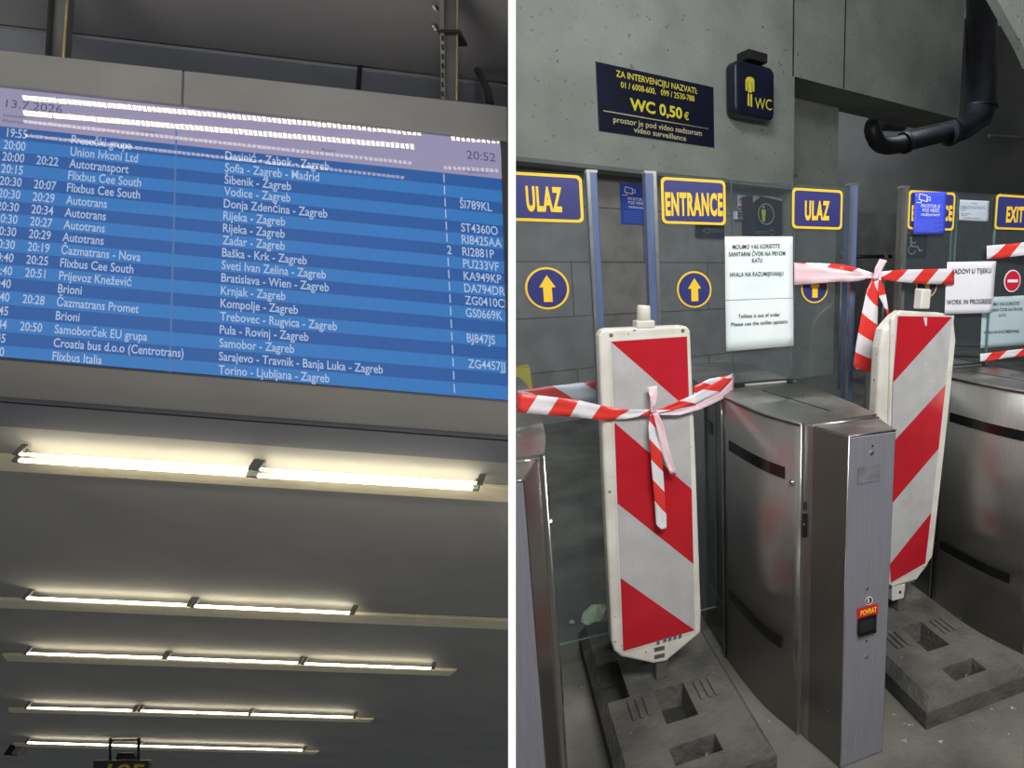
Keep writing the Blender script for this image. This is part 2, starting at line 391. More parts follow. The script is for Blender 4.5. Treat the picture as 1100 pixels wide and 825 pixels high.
# fluorescent rows: (batten px: left x,y top ; right x,y top ; thickness) tubes by (x0,y0,x1,y1)
rows = [
 (((-40, 483), (548.5, 521), (548.5, 536), (-40, 499)), [((22, 487.6), (267, 502.8), 3), ((280, 504.2), (512, 518.8), 3), ((22, 494.6), (265, 510), 5), ((278, 511), (508, 524.8), 5)], 'fluorescent light row on a cream batten, nearest below the departure board, with doubled tubes'),
 (((-40, 639), (548.5, 664), (548.5, 673.5), (-40, 648)), [((30, 642.5), (201, 650), 3.6), ((210, 651), (376, 658.5), 3.6)], 'second fluorescent light row down from the board, its cream batten bare at the right'),
 (((4, 700.5), (491, 718), (484, 723.5), (10, 707.5)), [((30, 702), (174, 706.5), 2.6), ((181, 707), (320, 712), 2.6), ((328, 713), (463, 718), 2.6)], 'third fluorescent light row down from the board, three tubes on a slim batten'),
 (((10, 759), (402, 771), (398, 774), (12, 763)), [((30, 760.3), (142, 763.3), 2.2), ((152, 763.6), (267, 767), 2.2), ((270, 767.3), (379, 770.5), 2.2)], 'fourth fluorescent light row down from the board, thin and far off'),
 (((15, 797), (343, 806), (338, 808.5), (18, 800)), [((30, 797.8), (117, 800.3), 1.9), ((119, 800.4), (148, 801.2), 1.9), ((150, 801.3), (325, 806), 1.9)], 'farthest and lowest fluorescent light row, behind the platform number sign'),
]
for bat, tubes, label in rows:
    q = ceil_quad(bat, .003)
    t = thing('fluorescent_batten', sum(q, Vector()) / 4, label, 'ceiling light', 'fluorescent rows on the hall ceiling')
    m_ = MB(); m_.prism([p + CEIL.n * .03 for p in q], -CEIL.n * .03, M['batten']); m_.build('batten', t, bevel=.004)
    for a, b, w in tubes:
        A, B = CEIL.at(*a, .08), CEIL.at(*b, .08)
        dist = ((A + B) / 2 - CAM).dot(camv(0, 0, 1))
        r = max(.008, w / 2.6 / F * dist)
        m_ = MB(); m_.tube([A, B], r, M['tube'], 10); tb = m_.build('tube', t)
        d = (B - A).normalized()
        for e, sgn in ((A, -1), (B, 1)):
            c = MB(); c.box(e + d * sgn * .02 - CEIL.n * .03, d * .018, CEIL.up * r * .9, CEIL.n * (r * 1.1 + .03), M['housing']); c.build('lamp_holder', t)

# ---- departure board
d1 = camv((12100 - PX) / F, -(1415 - PY) / F, 1).normalized(); d2 = camv((332 - PX) / F, (PY + 2655) / F, 1).normalized()
BO = CAM + ray(270, 290) * 1.62
B = Plane(BO, d1.cross(d2), up=d2)
B.up = d2                                           # column direction of the board
def Bq(pts, off=0): return [B.at(x, y, off) for x, y in pts]
ytop = lambda x: 89.6 + .1095 * x - (0.0 if x < 545 else 0)
ybot = lambda x: 382.8 + .0853 * x
xr = lambda y: min(545.4, 537 + (y - 163) * .066)
base = B.at(270, 410)
board = thing('departure_board', base, 'long blue departure board hung from two posts, listing bus times and routes', 'display board')
XL = -70
# casing body behind
mb = MB(); mb.prism(Bq([(XL, ybot(XL) + 4), (546, ybot(546) + 3), (541, ytop(541) - 36), (XL, ytop(XL) - 36)], -.012), camv(-.46, 0, 1) * .11, M['bezel_dark']); mb.build('casing', board, bevel=.004)
ybz = lambda x: 53.5 + .1115 * x
for xa, xb in ((XL, 195), (197.5, 544)):
    mb = MB(); mb.prism(Bq([(xa - (0 if xa < 0 else 1.5), ytop(xa) + 1), (xb - 1.5 if xb < 500 else xb, ytop(xb) + 1), (xb, ybz(xb)), (xa, ybz(xa))], .016), -B.n * .028, M['bezel'])
    mb.build('fascia_panel', board, bevel=.003)
mb = MB(); mb.prism(Bq([(xr(150) + 1.5, 151), (544.8, 151), (546, 428), (xr(428) + 0.3, 428)], .006), -B.n * .018, M['bezel_dark']); mb.build('side_rim', board, bevel=.002)
# screen rows
y_op = [150, 163, 175.7, 188.6, 201.6, 215, 228.4, 241.5, 254.8, 268.6, 282.4, 296.4, 310.2, 324.6, 339.2, 353.8, 368.4, 382.8]
y_1 = [192, 204.8, 217.8, 230.2, 243, 255.8, 268.8, 281.8, 295, 308, 321.2, 334.6, 348.2, 361.8, 375.6, 389.6, 403.6, 417.9]
x_op = lambda i: 76.5 - 20.5 * i / 17; x_rt = lambda i: 242 - 7.4 * i / 17; x_pl = lambda i: 476.5 + 11.2 * i / 17
x_pt = lambda i: 492.8 + 11.7 * i / 17; x_ta = lambda i: 28.5 - 24.5 * i / 17; x_tb = lambda i: 41.5 - 23 * i / 17
def rowline(i, x):
    i0 = max(0, min(17, int(i))); a = i - i0
    def at(k):
        k = max(0, min(17, k)); xa, xb = x_op(k), x_pl(k) + 1
        return y_op[k] + (x - xa) * (y_1[k] - y_op[k]) / (xb - xa)
    if i < 0: return at(0) + (i) * (at(1) - at(0))
    if i >= 17: return at(17) + (i - 17) * (at(17) - at(16))
    return at(i0) * (1 - a) + at(i0 + 1) * a
mb = MB()
edge = lambda i, x: rowline(i - .5, x)
for i in range(18):
    xs = [XL, 540]
    q = [(XL, edge(i + 1, XL)), (xr(edge(i + 1, 540)), edge(i + 1, 540)), (xr(edge(i, 540)), edge(i, 540)), (XL, edge(i, XL))]
    if i == 17:
        q[0] = (XL, ybot(XL)); q[1] = (xr(430) , ybot(546))
    mb.prism(Bq(q, .001), -B.n * .008, M['row_light'] if i % 2 else M['row_dark'])
mb.build('screen', board)
mb = MB(); mb.prism(Bq([(XL, edge(0, XL)), (xr(edge(0, 540)), edge(0, 540)), (xr(150) , ytop(536) + 1.5), (XL, ytop(XL) + 1.5)], .001), -B.n * .008, M['header']); mb.build('header_bar', board)
mb = MB(); mb.prism(Bq([(188.6, 140), (190.2, 140), (183, 400), (181.4, 400)], .0022), -B.n * .001, M['screen_joint']); mb.build('screen_joint', board)
# text
def px_len(x, y, dx): return (B.at(x + dx, y) - B.at(x, y)).length
vs_, _ = glyphs('Flixbus Cee South'); natw = max(v.x for v in vs_) - min(v.x for v in vs_)
def btext(mb, s, x, i, m, align='l', capx=9.3, k=81.0 / natw, spacing=1.0):
    y = rowline(i, x) + 4.0
    A = B.at(x, y, .003); uvec = (B.at(x + 20, rowline(i, x + 20) + 4.0, .003) - A).normalized()
    cap = (B.at(x, y - capx) - B.at(x, y)).length
    vs, fs = glyphs(s, .004, spacing); w = (max(v.x for v in vs) - min(v.x for v in vs)) * px_len(x, y, k)
    text(mb, s, A, uvec, B.up, m, width=w, cap=cap, bold=.01, align=align, spacing=spacing)
data = [('19:55', '', 'Presečki grupa', 'Desinić - Zabok - Zagreb', '1', ''), ('20:00', '', 'Union Ivkoni Ltd', 'Sofia - Zagreb - Madrid', '1', ''),
 ('20:00', '20:22', 'Autotransport', 'Šibenik - Zagreb', '1', 'ŠI789KL'), ('20:15', '', 'Flixbus Cee South', 'Vodice - Zagreb', '1', ''),
 ('20:30', '20:07', 'Flixbus Cee South', 'Donja Zdenčina - Zagreb', '1', 'ST4360O'), ('20:30', '20:29', 'Autotrans', 'Rijeka - Zagreb', '1', 'RI8425AA'),
 ('20:30', '20:34', 'Autotrans', 'Rijeka - Zagreb', '2', 'RI2881P'), ('20:30', '20:27', 'Autotrans', 'Zadar - Zagreb', '1', 'PU233VF'),
 ('20:30', '20:29', 'Autotrans', 'Baška - Krk - Zagreb', '1', 'KA949KP'), ('20:30', '20:19', 'Čazmatrans - Nova', 'Sveti Ivan Zelina - Zagreb', '1', 'DA794DR'),
 ('20:40', '20:25', 'Flixbus Cee South', 'Bratislava - Wien - Zagreb', '1', 'ZG0410CB'), ('20:40', '20:51', 'Prijevoz Knežević', 'Krnjak - Zagreb', '1', 'GS0669K'),
 ('20:40', '', 'Brioni', 'Kompolje - Zagreb', '1', ''), ('20:40', '20:28', 'Čazmatrans Promet', 'Trebovec - Rugvica - Zagreb', '1', 'BJ847JS'),
 ('20:45', '', 'Brioni', 'Pula - Rovinj - Zagreb', '1', ''), ('20:44', '20:50', 'Samoborček EU grupa', 'Samobor - Zagreb', '1', 'ZG4457JJ'),
 ('20:45', '', 'Croatia bus d.o.o (Centrotrans)', 'Sarajevo - Travnik - Banja Luka - Zagreb', '1', ''), ('20:50', '', 'Flixbus Italia', 'Torino - Ljubljana - Zagreb', '1', '')]
for i, (ta, tb, op, rt, pf, pt) in enumerate(data):
    for nm, s_, x_, al, kk in (('departure_time', ta, x_ta(i), 'r', 81.0), ('expected_time', tb, x_tb(i), 'l', 81.0), ('operator_name', op, x_op(i), 'l', 81.0),
                               ('route_name', rt, x_rt(i), 'l', 81.0), ('platform_number', pf, x_pl(i), 'l', 81.0), ('vehicle_plate', pt, x_pt(i), 'l', 76.0)):
        if s_:
            mb = MB(); btext(mb, s_, x_, i, M['row_text'], al, k=kk / natw); mb.build(nm, board)
def htext(s, x0, y0, x1, y1, capx, name, m='header_text'):
    mb = MB(); A, E_ = B.at(x0, y0, .003), B.at(x1, y1, .003)
    text(mb, s, A, (E_ - A).normalized(), B.up, M[m], width=(E_ - A).length, cap=(B.at(x0, y0 - capx) - B.at(x0, y0)).length); mb.build(name, board)
htext('13.7.2026', 6, 115, 66.5, 121.5, 8, 'date_text')
htext('20:52', 501.5, 170.5, 532.5, 173.8, 9, 'clock_text')
htext('Scheduled', 3, 125, 28, 127.5, 3.2, 'heading_text'); htext('Planirano', 3, 131, 29, 133.5, 3.2, 'heading_text')
htext('Carrier', 150, 142, 168, 143.8, 3, 'heading_text'); htext('Route', 346, 162, 360, 163.5, 3, 'heading_text'); htext('Registration', 500, 185, 524, 187.2, 2.6, 'heading_text')
mb = MB(); mb.prism(Bq([(XL, ybot(XL)), (xr(430), ybot(546)), (xr(150), ytop(536) + 1), (XL, ytop(XL) + 1)], .009), -B.n * .003, M['cover']); mb.build('glass_cover', board)
# hanger posts
def hang(pts, edgepts, bolts):
    q = Bq(pts, -.05); mb = MB(); mb.prism(q, camv(-.6, 0, 1) * .04, M['hanger']); p = mb.build('hanger_post', board, bevel=.002)
    mb = MB(); mb.prism(Bq(edgepts, -.047), -B.n * .003, M['hanger_edge']); mb.build('edge_strip', p)
    for x, y in bolts:
        mb = MB(); mb.disc(B.at(x, y, -.06), B.n, .009, .02, M['screw'], 12); mb.build('bolt', p)
    return p
p = hang([(50, 66), (68, 66), (82, -150), (64, -150)], [(66.5, 66), (68.6, 66), (82.6, -150), (80.8, -150)], [])
mb = MB(); mb.prism(Bq([(48, 66), (51, 66), (64, -150), (61, -150)], -.04), -B.n * .06, M['gap']); mb.build('channel_lip', p)
p = hang([(477, 114), (491, 114), (493, -150), (473, -150)], [(489.5, 114), (491.2, 114), (493.4, -150), (491.4, -150)], [(468.8, 9.7), (468.4, 30.2)])
mb = MB(); mb.prism(Bq([(474, 114), (478, 114), (475, -150), (469.5, -150)], -.04), -B.n * .06, M['post_steel']); mb.build('channel_lip', p)
mb = MB(); mb.prism(Bq([(470, 34), (494, 34), (494, 31.5), (470, 31.5)], -.036), -B.n * .06, M['gap']); mb.build('clamp_band', p)
for yy in range(38, 112, 10):
    mb = MB(); mb.prism(Bq([(474.5, yy + 5), (476.5, yy + 5), (476, yy), (474, yy)], -.037), -B.n * .004, M['gap']); mb.build('slot', p)
mb = MB(); pa = [CEIL.at(513, 76, .04), B.at(518, 84, -.1), B.at(524, 98, -.08), B.at(527, 114, -.06)]; mb.tube(pa, .012, M['gap'], 8)
tag(mb.build('cable_bundle'), 'dark cable bundle dropping behind the right end of the departure board', 'cable')
# ---- platform number sign, small fitting
PS = CAM + ray(133, 822) * (CEIL.at(133, 803) - CAM).dot(camv(0, 0, 1)) * .93
SPn = Plane(PS, camv(0, .35, -1), up=camv(0, 1, .35))
t = thing('platform_sign', SPn.at(130, 842), 'dark hanging platform sign with yellow number 105, at the bottom of the ceiling view', 'sign')
mb = MB(); mb.prism([SPn.at(x, y) for x, y in [(100, 845), (160, 845), (160, 817), (100, 817)]], -SPn.n * .06, M['plate_dark']); mb.build('panel', t, bevel=.005)
mb = MB(); ptext(mb, SPn, '105', 112, 836, 152, 836.5, 15, M['plate_yellow'], .02); mb.build('number', t)
for x in (118.5, 149):
    mb = MB(); mb.tube([SPn.at(x, 818, -.03), SPn.at(x, 793, -.03)], .018, M['gap'], 8); mb.build('hanging_rod', t)
mb = MB(); mb.tube([SPn.at(118.5, 795, -.03), SPn.at(149, 795, -.03)], .012, M['gap'], 8); mb.build('cross_bar', t)
mb = MB(); mb.prism([SPn.at(x, y) for x, y in [(124, 816), (146, 816), (143, 809), (126, 809)]], -SPn.n * .05, M['gap']); mb.build('mounting_plate', t)
t = thing('ceiling_speaker', CEIL.at(20, 808, .1), 'small pale fitting on a dark bracket beside the last light row', 'fitting')
mb = MB(); mb.box(CEIL.at(21, 807, .15), d1 * .05, CEIL.up * .06, CEIL.n * .05, M['bezel']); mb.build('body', t, bevel=.01)
mb = MB(); mb.box(CEIL.at(15, 806, .08), d1 * .1, CEIL.up * .02, CEIL.n * .075, M['gap']); mb.build('bracket', t)
# ---- LED strip lamps over the concourse behind the viewer (seen mirrored in the board glass); dim ones added for its second reflections
def mirror(p): return p - B.n * 2 * (p - B.o - B.n * .008).dot(B.n)
def led(x0, y0, x1, y1, depth, w, m, label, n):
    A = mirror(CAM + ray(x0, y0) * depth); E_ = mirror(CAM + ray(x1, y1) * depth)
    d = (E_ - A); ln = d.length; d.normalize()
    face = (BO - (A + E_) / 2).normalized(); face = (face - d * face.dot(d)).normalized(); sd = d.cross(face)
    t = thing('led_strip_lamp', (A + E_) / 2, label, 'lamp', 'led strips mirrored in the board glass')
    hw = w / F * depth / 2
    mb = MB(); mb.box((A + E_) / 2 - face * .02, d * ln / 2, sd * hw * 1.5, face * .015, M['housing']); mb.build('housing', t, bevel=.004)
    mb = MB(); s = ln / n
    for k in range(n):
        mb.box(A + d * s * (k + .5), d * s * .3, sd * hw * .78, face * .004, M[m])
    o = mb.build('diode_row', t)
led(24, 105, 453, 143.5, 4.6, 6.2, 'led', 'bright led strip seen mirrored as the topmost line across the departure board', 80)
led(25, 121.5, 445.5, 158, 4.6, 6.6, 'led', 'bright led strip mirrored as the second line across the departure board, over its header', 80)
led(484, 148.5, 560, 154, 4.6, 5.5, 'led', 'short bright led strip mirrored at the top right corner of the departure board', 14)
led(25, 130.5, 443, 175.5, 4.6, 4.2, 'led_dim', 'dim strip added to imitate a second reflection, mirrored as the third line, just above the first departure row', 80)
led(27, 145.5, 435, 191, 4.6, 4.0, 'led_dim', 'dim strip added to imitate a second reflection, mirrored as the fourth line, across the first departure rows', 80)
led(476, 180, 536, 183.5, 4.6, 4.5, 'led_dim', 'short dim strip added to imitate a second reflection, mirrored below the clock of the departure board', 12)

_A = mirror(CAM + ray(-60, 128) * 4.6); _E = mirror(CAM + ray(620, 170) * 4.6)
_d = (_E - _A); _l = _d.length; _d.normalize(); _f = (BO - (_A + _E) / 2).normalized(); _f = (_f - _d * _f.dot(_d)).normalized()
mb = MB(); mb.box((_A + _E) / 2 - _f * .62, _d * _l / 2, _d.cross(_f) * .7, _f * .12, M['concrete_dark']); structure(mb.build('beam'))
# ================================================================== PARTITION added between the halls for the blank strip dividing the views
def colp(px, z, yc): return CAM + camv((px - PX) / F * z, yc, z)
Dn = camv((550 - PX) / F, 0, 1)
near, far = .9, 15.0
mb = MB()
a0, b0 = colp(546, near, 0), colp(554, near, 0)
up = camv(0, 1, 0)
pts = []
for base_, t_ in ((a0, 0), (b0, 0), (b0, 1), (a0, 1)):
    pts.append(base_ + Dn * ((far - near) * t_))
lo, hi = -1.32, 3.4
mb.prism([p + up * lo for p in pts], up * (hi - lo), M['white_wall'])
structure(mb.build('added_partition'))

# ================================================================== RIGHT HALL: shell
def wallx(y, z): return (550 - PX) / F * (y * CP - (z - H) * SP)
mb = MB(); e = .006
fp = [Vector((wallx(.86, 0) + .02, .86, 0)), Vector((wallx(14, 0) + .02, 14, 0)), Vector((9, 14, 0)), Vector((9, -1.5, 0)), Vector((-.4, -1.5, 0))]
mb.prism(fp[::-1], Vector((0, 0, -.15)), M['floor']); structure(mb.build('floor', clip=False))
FAC = yawplane(Vector((-1.94, 5.55, 0)), 51.4).shifted(.28)        # concrete facade plane
REC = FAC.shifted(-.28)                                            # tiled recess wall behind it
UF = FAC.u
# lintel wall (left of the opening) above the recess
mb = MB()
h_l = FAC.at(600, 177.5).z
bl = FAC.at(551.5, 174); tl = FAC.at(551.5, -120)
br = FAC.at(852.5, 198); tr = FAC.at(852.5, -140)
zt = 5.2
bl = Vector((bl.x, bl.y, 0)) - UF * 1.6
P0 = [Vector((bl.x, bl.y, h_l)), Vector((br.x, br.y, h_l)), Vector((br.x, br.y, zt)), Vector((bl.x, bl.y, zt))]
mb.prism(P0, -FAC.n * .26, M['concrete']); structure(mb.build('wall_facade', clip=True))
# shuttering ledge line along the bottom of the lintel
mb = MB()
q0 = Vector((bl.x, bl.y, h_l)) ; q1 = Vector((br.x, br.y, h_l))
mb.prism([q0 + Z * .0 + FAC.n * .004, q1 + FAC.n * .004, q1 + Z * .035 + FAC.n * .004, q0 + Z * .035 + FAC.n * .004], -FAC.n * .02, M['concrete_dark']); structure(mb.build('trim_1', clip=True))
# recess wall (dark tiles)
mb = MB()
a = REC.at(551.5, 500); b = REC.at(853, 420)
qa, qb = Vector((a.x, a.y, 0)) - REC.u * 1.6, Vector((b.x, b.y, 0)) + REC.u * .02
w = (qb - qa).length
vs = [qa, qb, qb + Z * (h_l + .3), qa + Z * (h_l + .3)]
mb.add(vs, [(0, 1, 2, 3)], M['tile'], uvs=[(0, 0), (w, 0), (w, h_l + .3), (0, h_l + .3)])
mb.add([p - REC.n * .2 for p in vs], [(3, 2, 1, 0)], M['plaster'], uvs=[(0, 0.01)] * 4)
structure(mb.build('wall_recess', clip=True))
# return face of the facade end (pilaster down to the floor beside the opening)
mb = MB()
pc = Vector((br.x, br.y, 0))
mb.prism([pc - UF * .0, pc + UF * .03, pc + UF * .03 + Z * (h_l + .02), pc + Z * (h_l + .02)], -FAC.n * .5, M['concrete']); structure(mb.build('trim_2'))
# beam over the opening, same plane, with two casting joints
b_l = FAC.at(853, 83); b_r = FAC.at(1030, 127); zb = (b_l.z + b_r.z) / 2
mb = MB(); x0 = Vector((br.x, br.y, 0)); x1 = Vector((b_r.x, b_r.y, 0))
mb.prism([x0 + Z * zb, x1 + Z * zb, x1 + Z * zt, x0 + Z * zt], -FAC.n * .75, M['concrete']); structure(mb.build('beam'))
for px in (852, 907):
    mb = MB(); g = FAC.at(px, 60); g = Vector((g.x, g.y, 0)) ; zz = zb + .01 if px > 860 else zb
    mb.prism([g + Z * zz - UF * .008, g + Z * zz + UF * .008, g + Z * zt + UF * .008, g + Z * zt - UF * .008], FAC.n * .004, M['gap']); structure(mb.build('trim_%d' % (3 if px < 860 else 4)))
# column and rear wall in the opening
COLP = FAC.shifted(-.62)
mb = MB(); a = COLP.at(845, 300); b = COLP.at(897, 300)
qa, qb = Vector((a.x, a.y, 0)), Vector((b.x, b.y, 0))
mb.prism([qa, qb, qb + Z * 3.6, qa + Z * 3.6], -FAC.n * .5, M['concrete']); structure(mb.build('pillar'))
REAR = yawplane(Vector((1.2, 11.2, 0)), 66)
mb = MB(); a = REAR.at(800, 300); b = REAR.at(1180, 300); qa, qb = Vector((a.x, a.y, 0)), Vector((b.x, b.y, 0))
mb.prism([qa, qb, qb + Z * 6, qa + Z * 6], -REAR.n * .2, M['plaster']); structure(mb.build('wall_rear'))
# dark recessed band low on the rear wall
mb = MB(); zt2 = REAR.at(935, 229).z
mb.prism([qa + REAR.n * .07, qb + REAR.n * .07, qb + REAR.n * .07 + Z * zt2, qa + REAR.n * .07 + Z * zt2], -REAR.n * .06, M['tile']); structure(mb.build('trim_5'))
# right flank wall and stair soffit
FL = Plane(Vector((6.6, 10.0, 0)), Vector((-1, -.25, 0)))
mb = MB(); a = FL.o; dd = FL.u
mb.prism([a - dd * 1.2, a + dd * 7, a + dd * 7 + Z * 6, a - dd * 1.2 + Z * 6], -FL.n * .2, M['plaster']); structure(mb.build('wall_right'))
STP = yawplane(Vector((2.4, 5.2, 0)), 75)
mb = MB(); mb.prism([STP.at(x, y) for x, y in [(1108, 70), (1098, 48), (1068, -6), (1050, -60), (1190, -60), (1190, 70)]], -STP.n * .1, M['concrete']); structure(mb.build('stair_soffit'))
# ================================================================== drain pipes under the beam
PP = FAC.shifted(-1.0)
def bez(a, b, c, n=7):
    return [a * (1 - t) ** 2 + b * 2 * t * (1 - t) + c * t * t for t in [k / n for k in range(n + 1)]]
pd = lambda x, y, o=0: PP.at(x, y, o)
t = thing('drain_pipe', pd(1000, 165), 'thick dark drain pipe bending in a U below the concrete beam', 'pipe')
rr = 12.5 / F * (pd(1000, 150) - CAM).dot(camv(0, 0, 1))
pth = [pd(968, 132, -.15)] + bez(pd(952, 131, -.05), pd(935, 130), pd(938, 143)) + bez(pd(940, 148), pd(944, 160), pd(966, 155))[1:] + bez(pd(1020, 142), pd(1052, 136), pd(1054, 112)) + [pd(1055, -60)]
mb = MB(); mb.tube(pth, [rr * .7] * 17 + [rr * 1.0] * 4 + [rr * 1.35] * (len(pth) - 21), M['pipe'], 18); mb.build('pipe', t)
for (x, y, x2, y2, k) in ((970, 154, 974, 153, .85), (1018, 142.6, 1022, 141.6, 1.15), (1054, 116, 1054.3, 112, 1.5)):
    mb = MB(); mb.tube([pd(x, y), pd(x2, y2)], rr * k, M['pipe'], 18); mb.build('collar', t)
mb = MB(); mb.tube([pd(1062, 146, -.4), pd(1112, 148, -.4)], .03, M['post_grey'], 8); tag(mb.build('conduit'), 'thin pale conduit running right from the drain pipe elbow', 'pipe')

# ================================================================== facade signs
mx = MB()
SG = FAC
c, hw, hh = prect(SG, 641.5, 81, 766, 144)
TLp, TRp, BLp, BRp = SG.at(641.4, 66.7), SG.at(766, 94), SG.at(644, 141), SG.at(766, 158)
ztp = (TLp.z + TRp.z) / 2; zbt = (BLp.z + BRp.z) / 2
c = Vector((c.x, c.y, (ztp + zbt) / 2)); hh = (ztp - zbt) / 2
t = thing('price_sign', Vector((c.x, c.y, zbt)), 'navy wall sign with yellow phone numbers and toilet price on the concrete', 'sign')
mb = MB(); mb.prism([c + SG.n * .012 + SG.u * sx * hw + Z * sy * hh for sx, sy in ((-1, -1), (1, -1), (1, 1), (-1, 1))], -SG.n * .011, M['board_navy']); mb.build('panel', t, bevel=.002)
def st(s, x0, y0, x1, y1, cap, name, m='text_yellow', bold=.01):
    mb = MB(); ptext(mb, SG, s, x0, y0, x1, y1, cap, M[m], bold, .014); mb.build(name, t)
st('ZA INTERVENCIJU NAZVATI:', 662, 82, 749, 101, 6.6, 'heading_text')
st('01 / 6008-600,   099 / 2530-788', 667, 94, 746, 109, 6.2, 'phone_text')
st('WC 0,50', 677, 117.5, 733, 127.5, 12.5, 'price_text', bold=.03)
st('€', 735, 128, 740, 129, 8, 'price_text', bold=.02)
st('prostor je pod video nadzorom', 659, 131, 754, 146, 6, 'notice_text', 'text_cream')
st('video surveillance', 681, 142, 737, 151.5, 5.8, 'notice_text', 'text_cream')
a, b = SG.at(648, 119, .0135), SG.at(761, 138.5, .0135)
mb = MB(); mb.tube([a, b], .005, M['text_cream'], 6); mb.build('rule_line', t)
# WC light box
WCP = FAC.shifted(.2)
c, hw, hh = prect(WCP, 790, 68, 832.5, 126)
t = thing('wc_light_box', c - Z * hh - WCP.n * .1, 'dark rounded toilet box sign with a yellow figure, mounted on the concrete wall', 'sign')
mb = MB(); mb.prism(rrect(c, WCP.u, Z, hw, hh, .07), -WCP.n * .17, M['wc_box']); mb.build('box', t, bevel=.03, seg=3)
mb = MB(); mb.box(FAC.at(808, 63, .1), FAC.u * .12, Z * .045, FAC.n * .1, M['gap']); mb.build('bracket', t, bevel=.01)
mb = MB()
def wq(pts, o=.003): return [WCP.at(x, y, o) for x, y in pts]
for poly in ([(801, 86), (802.4, 83), (805.5, 82.3), (808.8, 83.6), (810.3, 86.5), (810.3, 98.6), (808.6, 98.3), (808.4, 88), (807.6, 88), (807.6, 99.6), (803.8, 99), (803.6, 87.3), (802.8, 87.3), (802.8, 97.6), (801, 97.3)],
             [(803.3, 100.3), (805.1, 100.7), (805.1, 114), (803.3, 113.4)], [(806.3, 100.9), (808, 101.2), (808, 114.8), (806.3, 114.4)]):
    mb.prism(wq(poly[::-1]), -WCP.n * .003, M['text_yellow'])
mb.build('figure', t)
mb = MB(); ptext(mb, WCP, 'WC', 811, 116.4, 829, 118.6, 11.5, M['text_yellow'], 0, .004); mb.build('lettering', t)

# ================================================================== signs on the tiled recess wall (behind the glass)
def prism_rect(mb, pl, x0, y0, x1, y1, off, th, m, r=0):
    c, hw, hh = prect(pl, x0, y0, x1, y1, off)
    pts = rrect(c, pl.u, pl.up, hw, hh, r, 4) if r else [c + pl.u * a * hw + pl.up * b * hh for a, b in ((-1, -1), (1, -1), (1, 1), (-1, 1))]
    mb.prism(pts, -pl.n * th, m); return c, hw, hh
def camera_icon(mb, pl, x0, y0, w, m, off):
    k = w / 16.0
    def q(pts): mb.add([pl.at(x0 + a * k, y0 + b * k, off) for a, b in pts], [list(range(len(pts)))], m)
    q([(3, 0), (12, 2.4), (12, 3.4), (3, 1)]); q([(3, 0), (4, .3), (3.2, 7), (2.2, 6.6)]); q([(2.2, 6), (11.4, 8.6), (11.4, 9.6), (2.2, 7)]); q([(11, 2.4), (12, 2.6), (12, 9.6), (11, 9.2)])
    q([(12, 4), (15, 3.6), (15, 8.4), (12, 7.6), (12, 6.8), (14.2, 7.3), (14.2, 4.6), (12, 4.9)]); q([(5, 7.6), (6, 7.9), (5, 11), (0, 10.4), (0, 9.4), (4.3, 10)])
t = thing('surveillance_notice', REC.at(678, 241), 'blue video surveillance notice on the tiled wall, seen between two gate posts', 'sign')
mb = MB(); prism_rect(mb, REC, 666.5, 197.5, 692, 241, .006, .004, M['cctv_dark']); mb.build('panel', t)
mb = MB(); camera_icon(mb, REC, 668.5, 200, 15, M['white_print'], .008); mb.build('icon', t)
mb = MB(); ptext(mb, REC, 'PROSTOR JE', 674.5, 214.5, 693, 216.3, 3, M['white_print'], .01, .008); ptext(mb, REC, 'POD VIDEO', 675, 218.8, 693, 220.4, 3, M['white_print'], .01, .008); ptext(mb, REC, 'nadzorom!', 675.5, 223, 692, 224.5, 2.4, M['white_print'], .01, .008)
for k in range(7): ptext(mb, REC, 'ovaj prostor je pod nadzorom', 670, 227 + k * 2, 689, 228.2 + k * 2, 1.1, M['light_print'], 0, .008)
mb.build('lettering', t)
mb = MB(); prism_rect(mb, REC, 792.5, 210, 801, 224.5, .006, .004, M['paper_plain'])
t = thing('no_smoking_notice', REC.at(797, 225), 'tiny white no smoking notice on the tiled wall beside the toilet pictogram', 'sign'); mb.build('panel', t)
mb = MB(); c = REC.at(797, 215.5, .007); rad = 3.4 / F * (c - CAM).dot(camv(0, 0, 1)); ring(mb, c, REC.u, Z, REC.n, rad * .76, rad, .001, M['ink']); mb.prism([REC.at(x, y, .008) for x, y in [(794.6, 213.4), (795.4, 213), (799.4, 217.6), (798.6, 218)]][::-1], -REC.n * .001, M['ink']); mb.build('symbol', t)
mb = MB(); prism_rect(mb, REC, 793, 221.5, 800.5, 224, .008, .001, M['red_sign']); mb.build('red_strip', t)
t = thing('paper_dispenser', REC.at(797, 238), 'small dark wall fitting with a pale end below the no smoking notice', 'fitting')
mb = MB(); prism_rect(mb, REC, 790.5, 227, 806, 236.5, .04, .038, M['concrete_dark']); mb.build('body', t, bevel=.01)
mb = MB(); prism_rect(mb, REC, 790, 227, 792.3, 235.5, .045, .04, M['paper_plain']); mb.build('end_cap', t)
mb = MB()
for y in (229, 231.5): prism_rect(mb, REC, 793, y, 804, y + 1, .043, .003, M['gap'])
mb.build('slot', t)
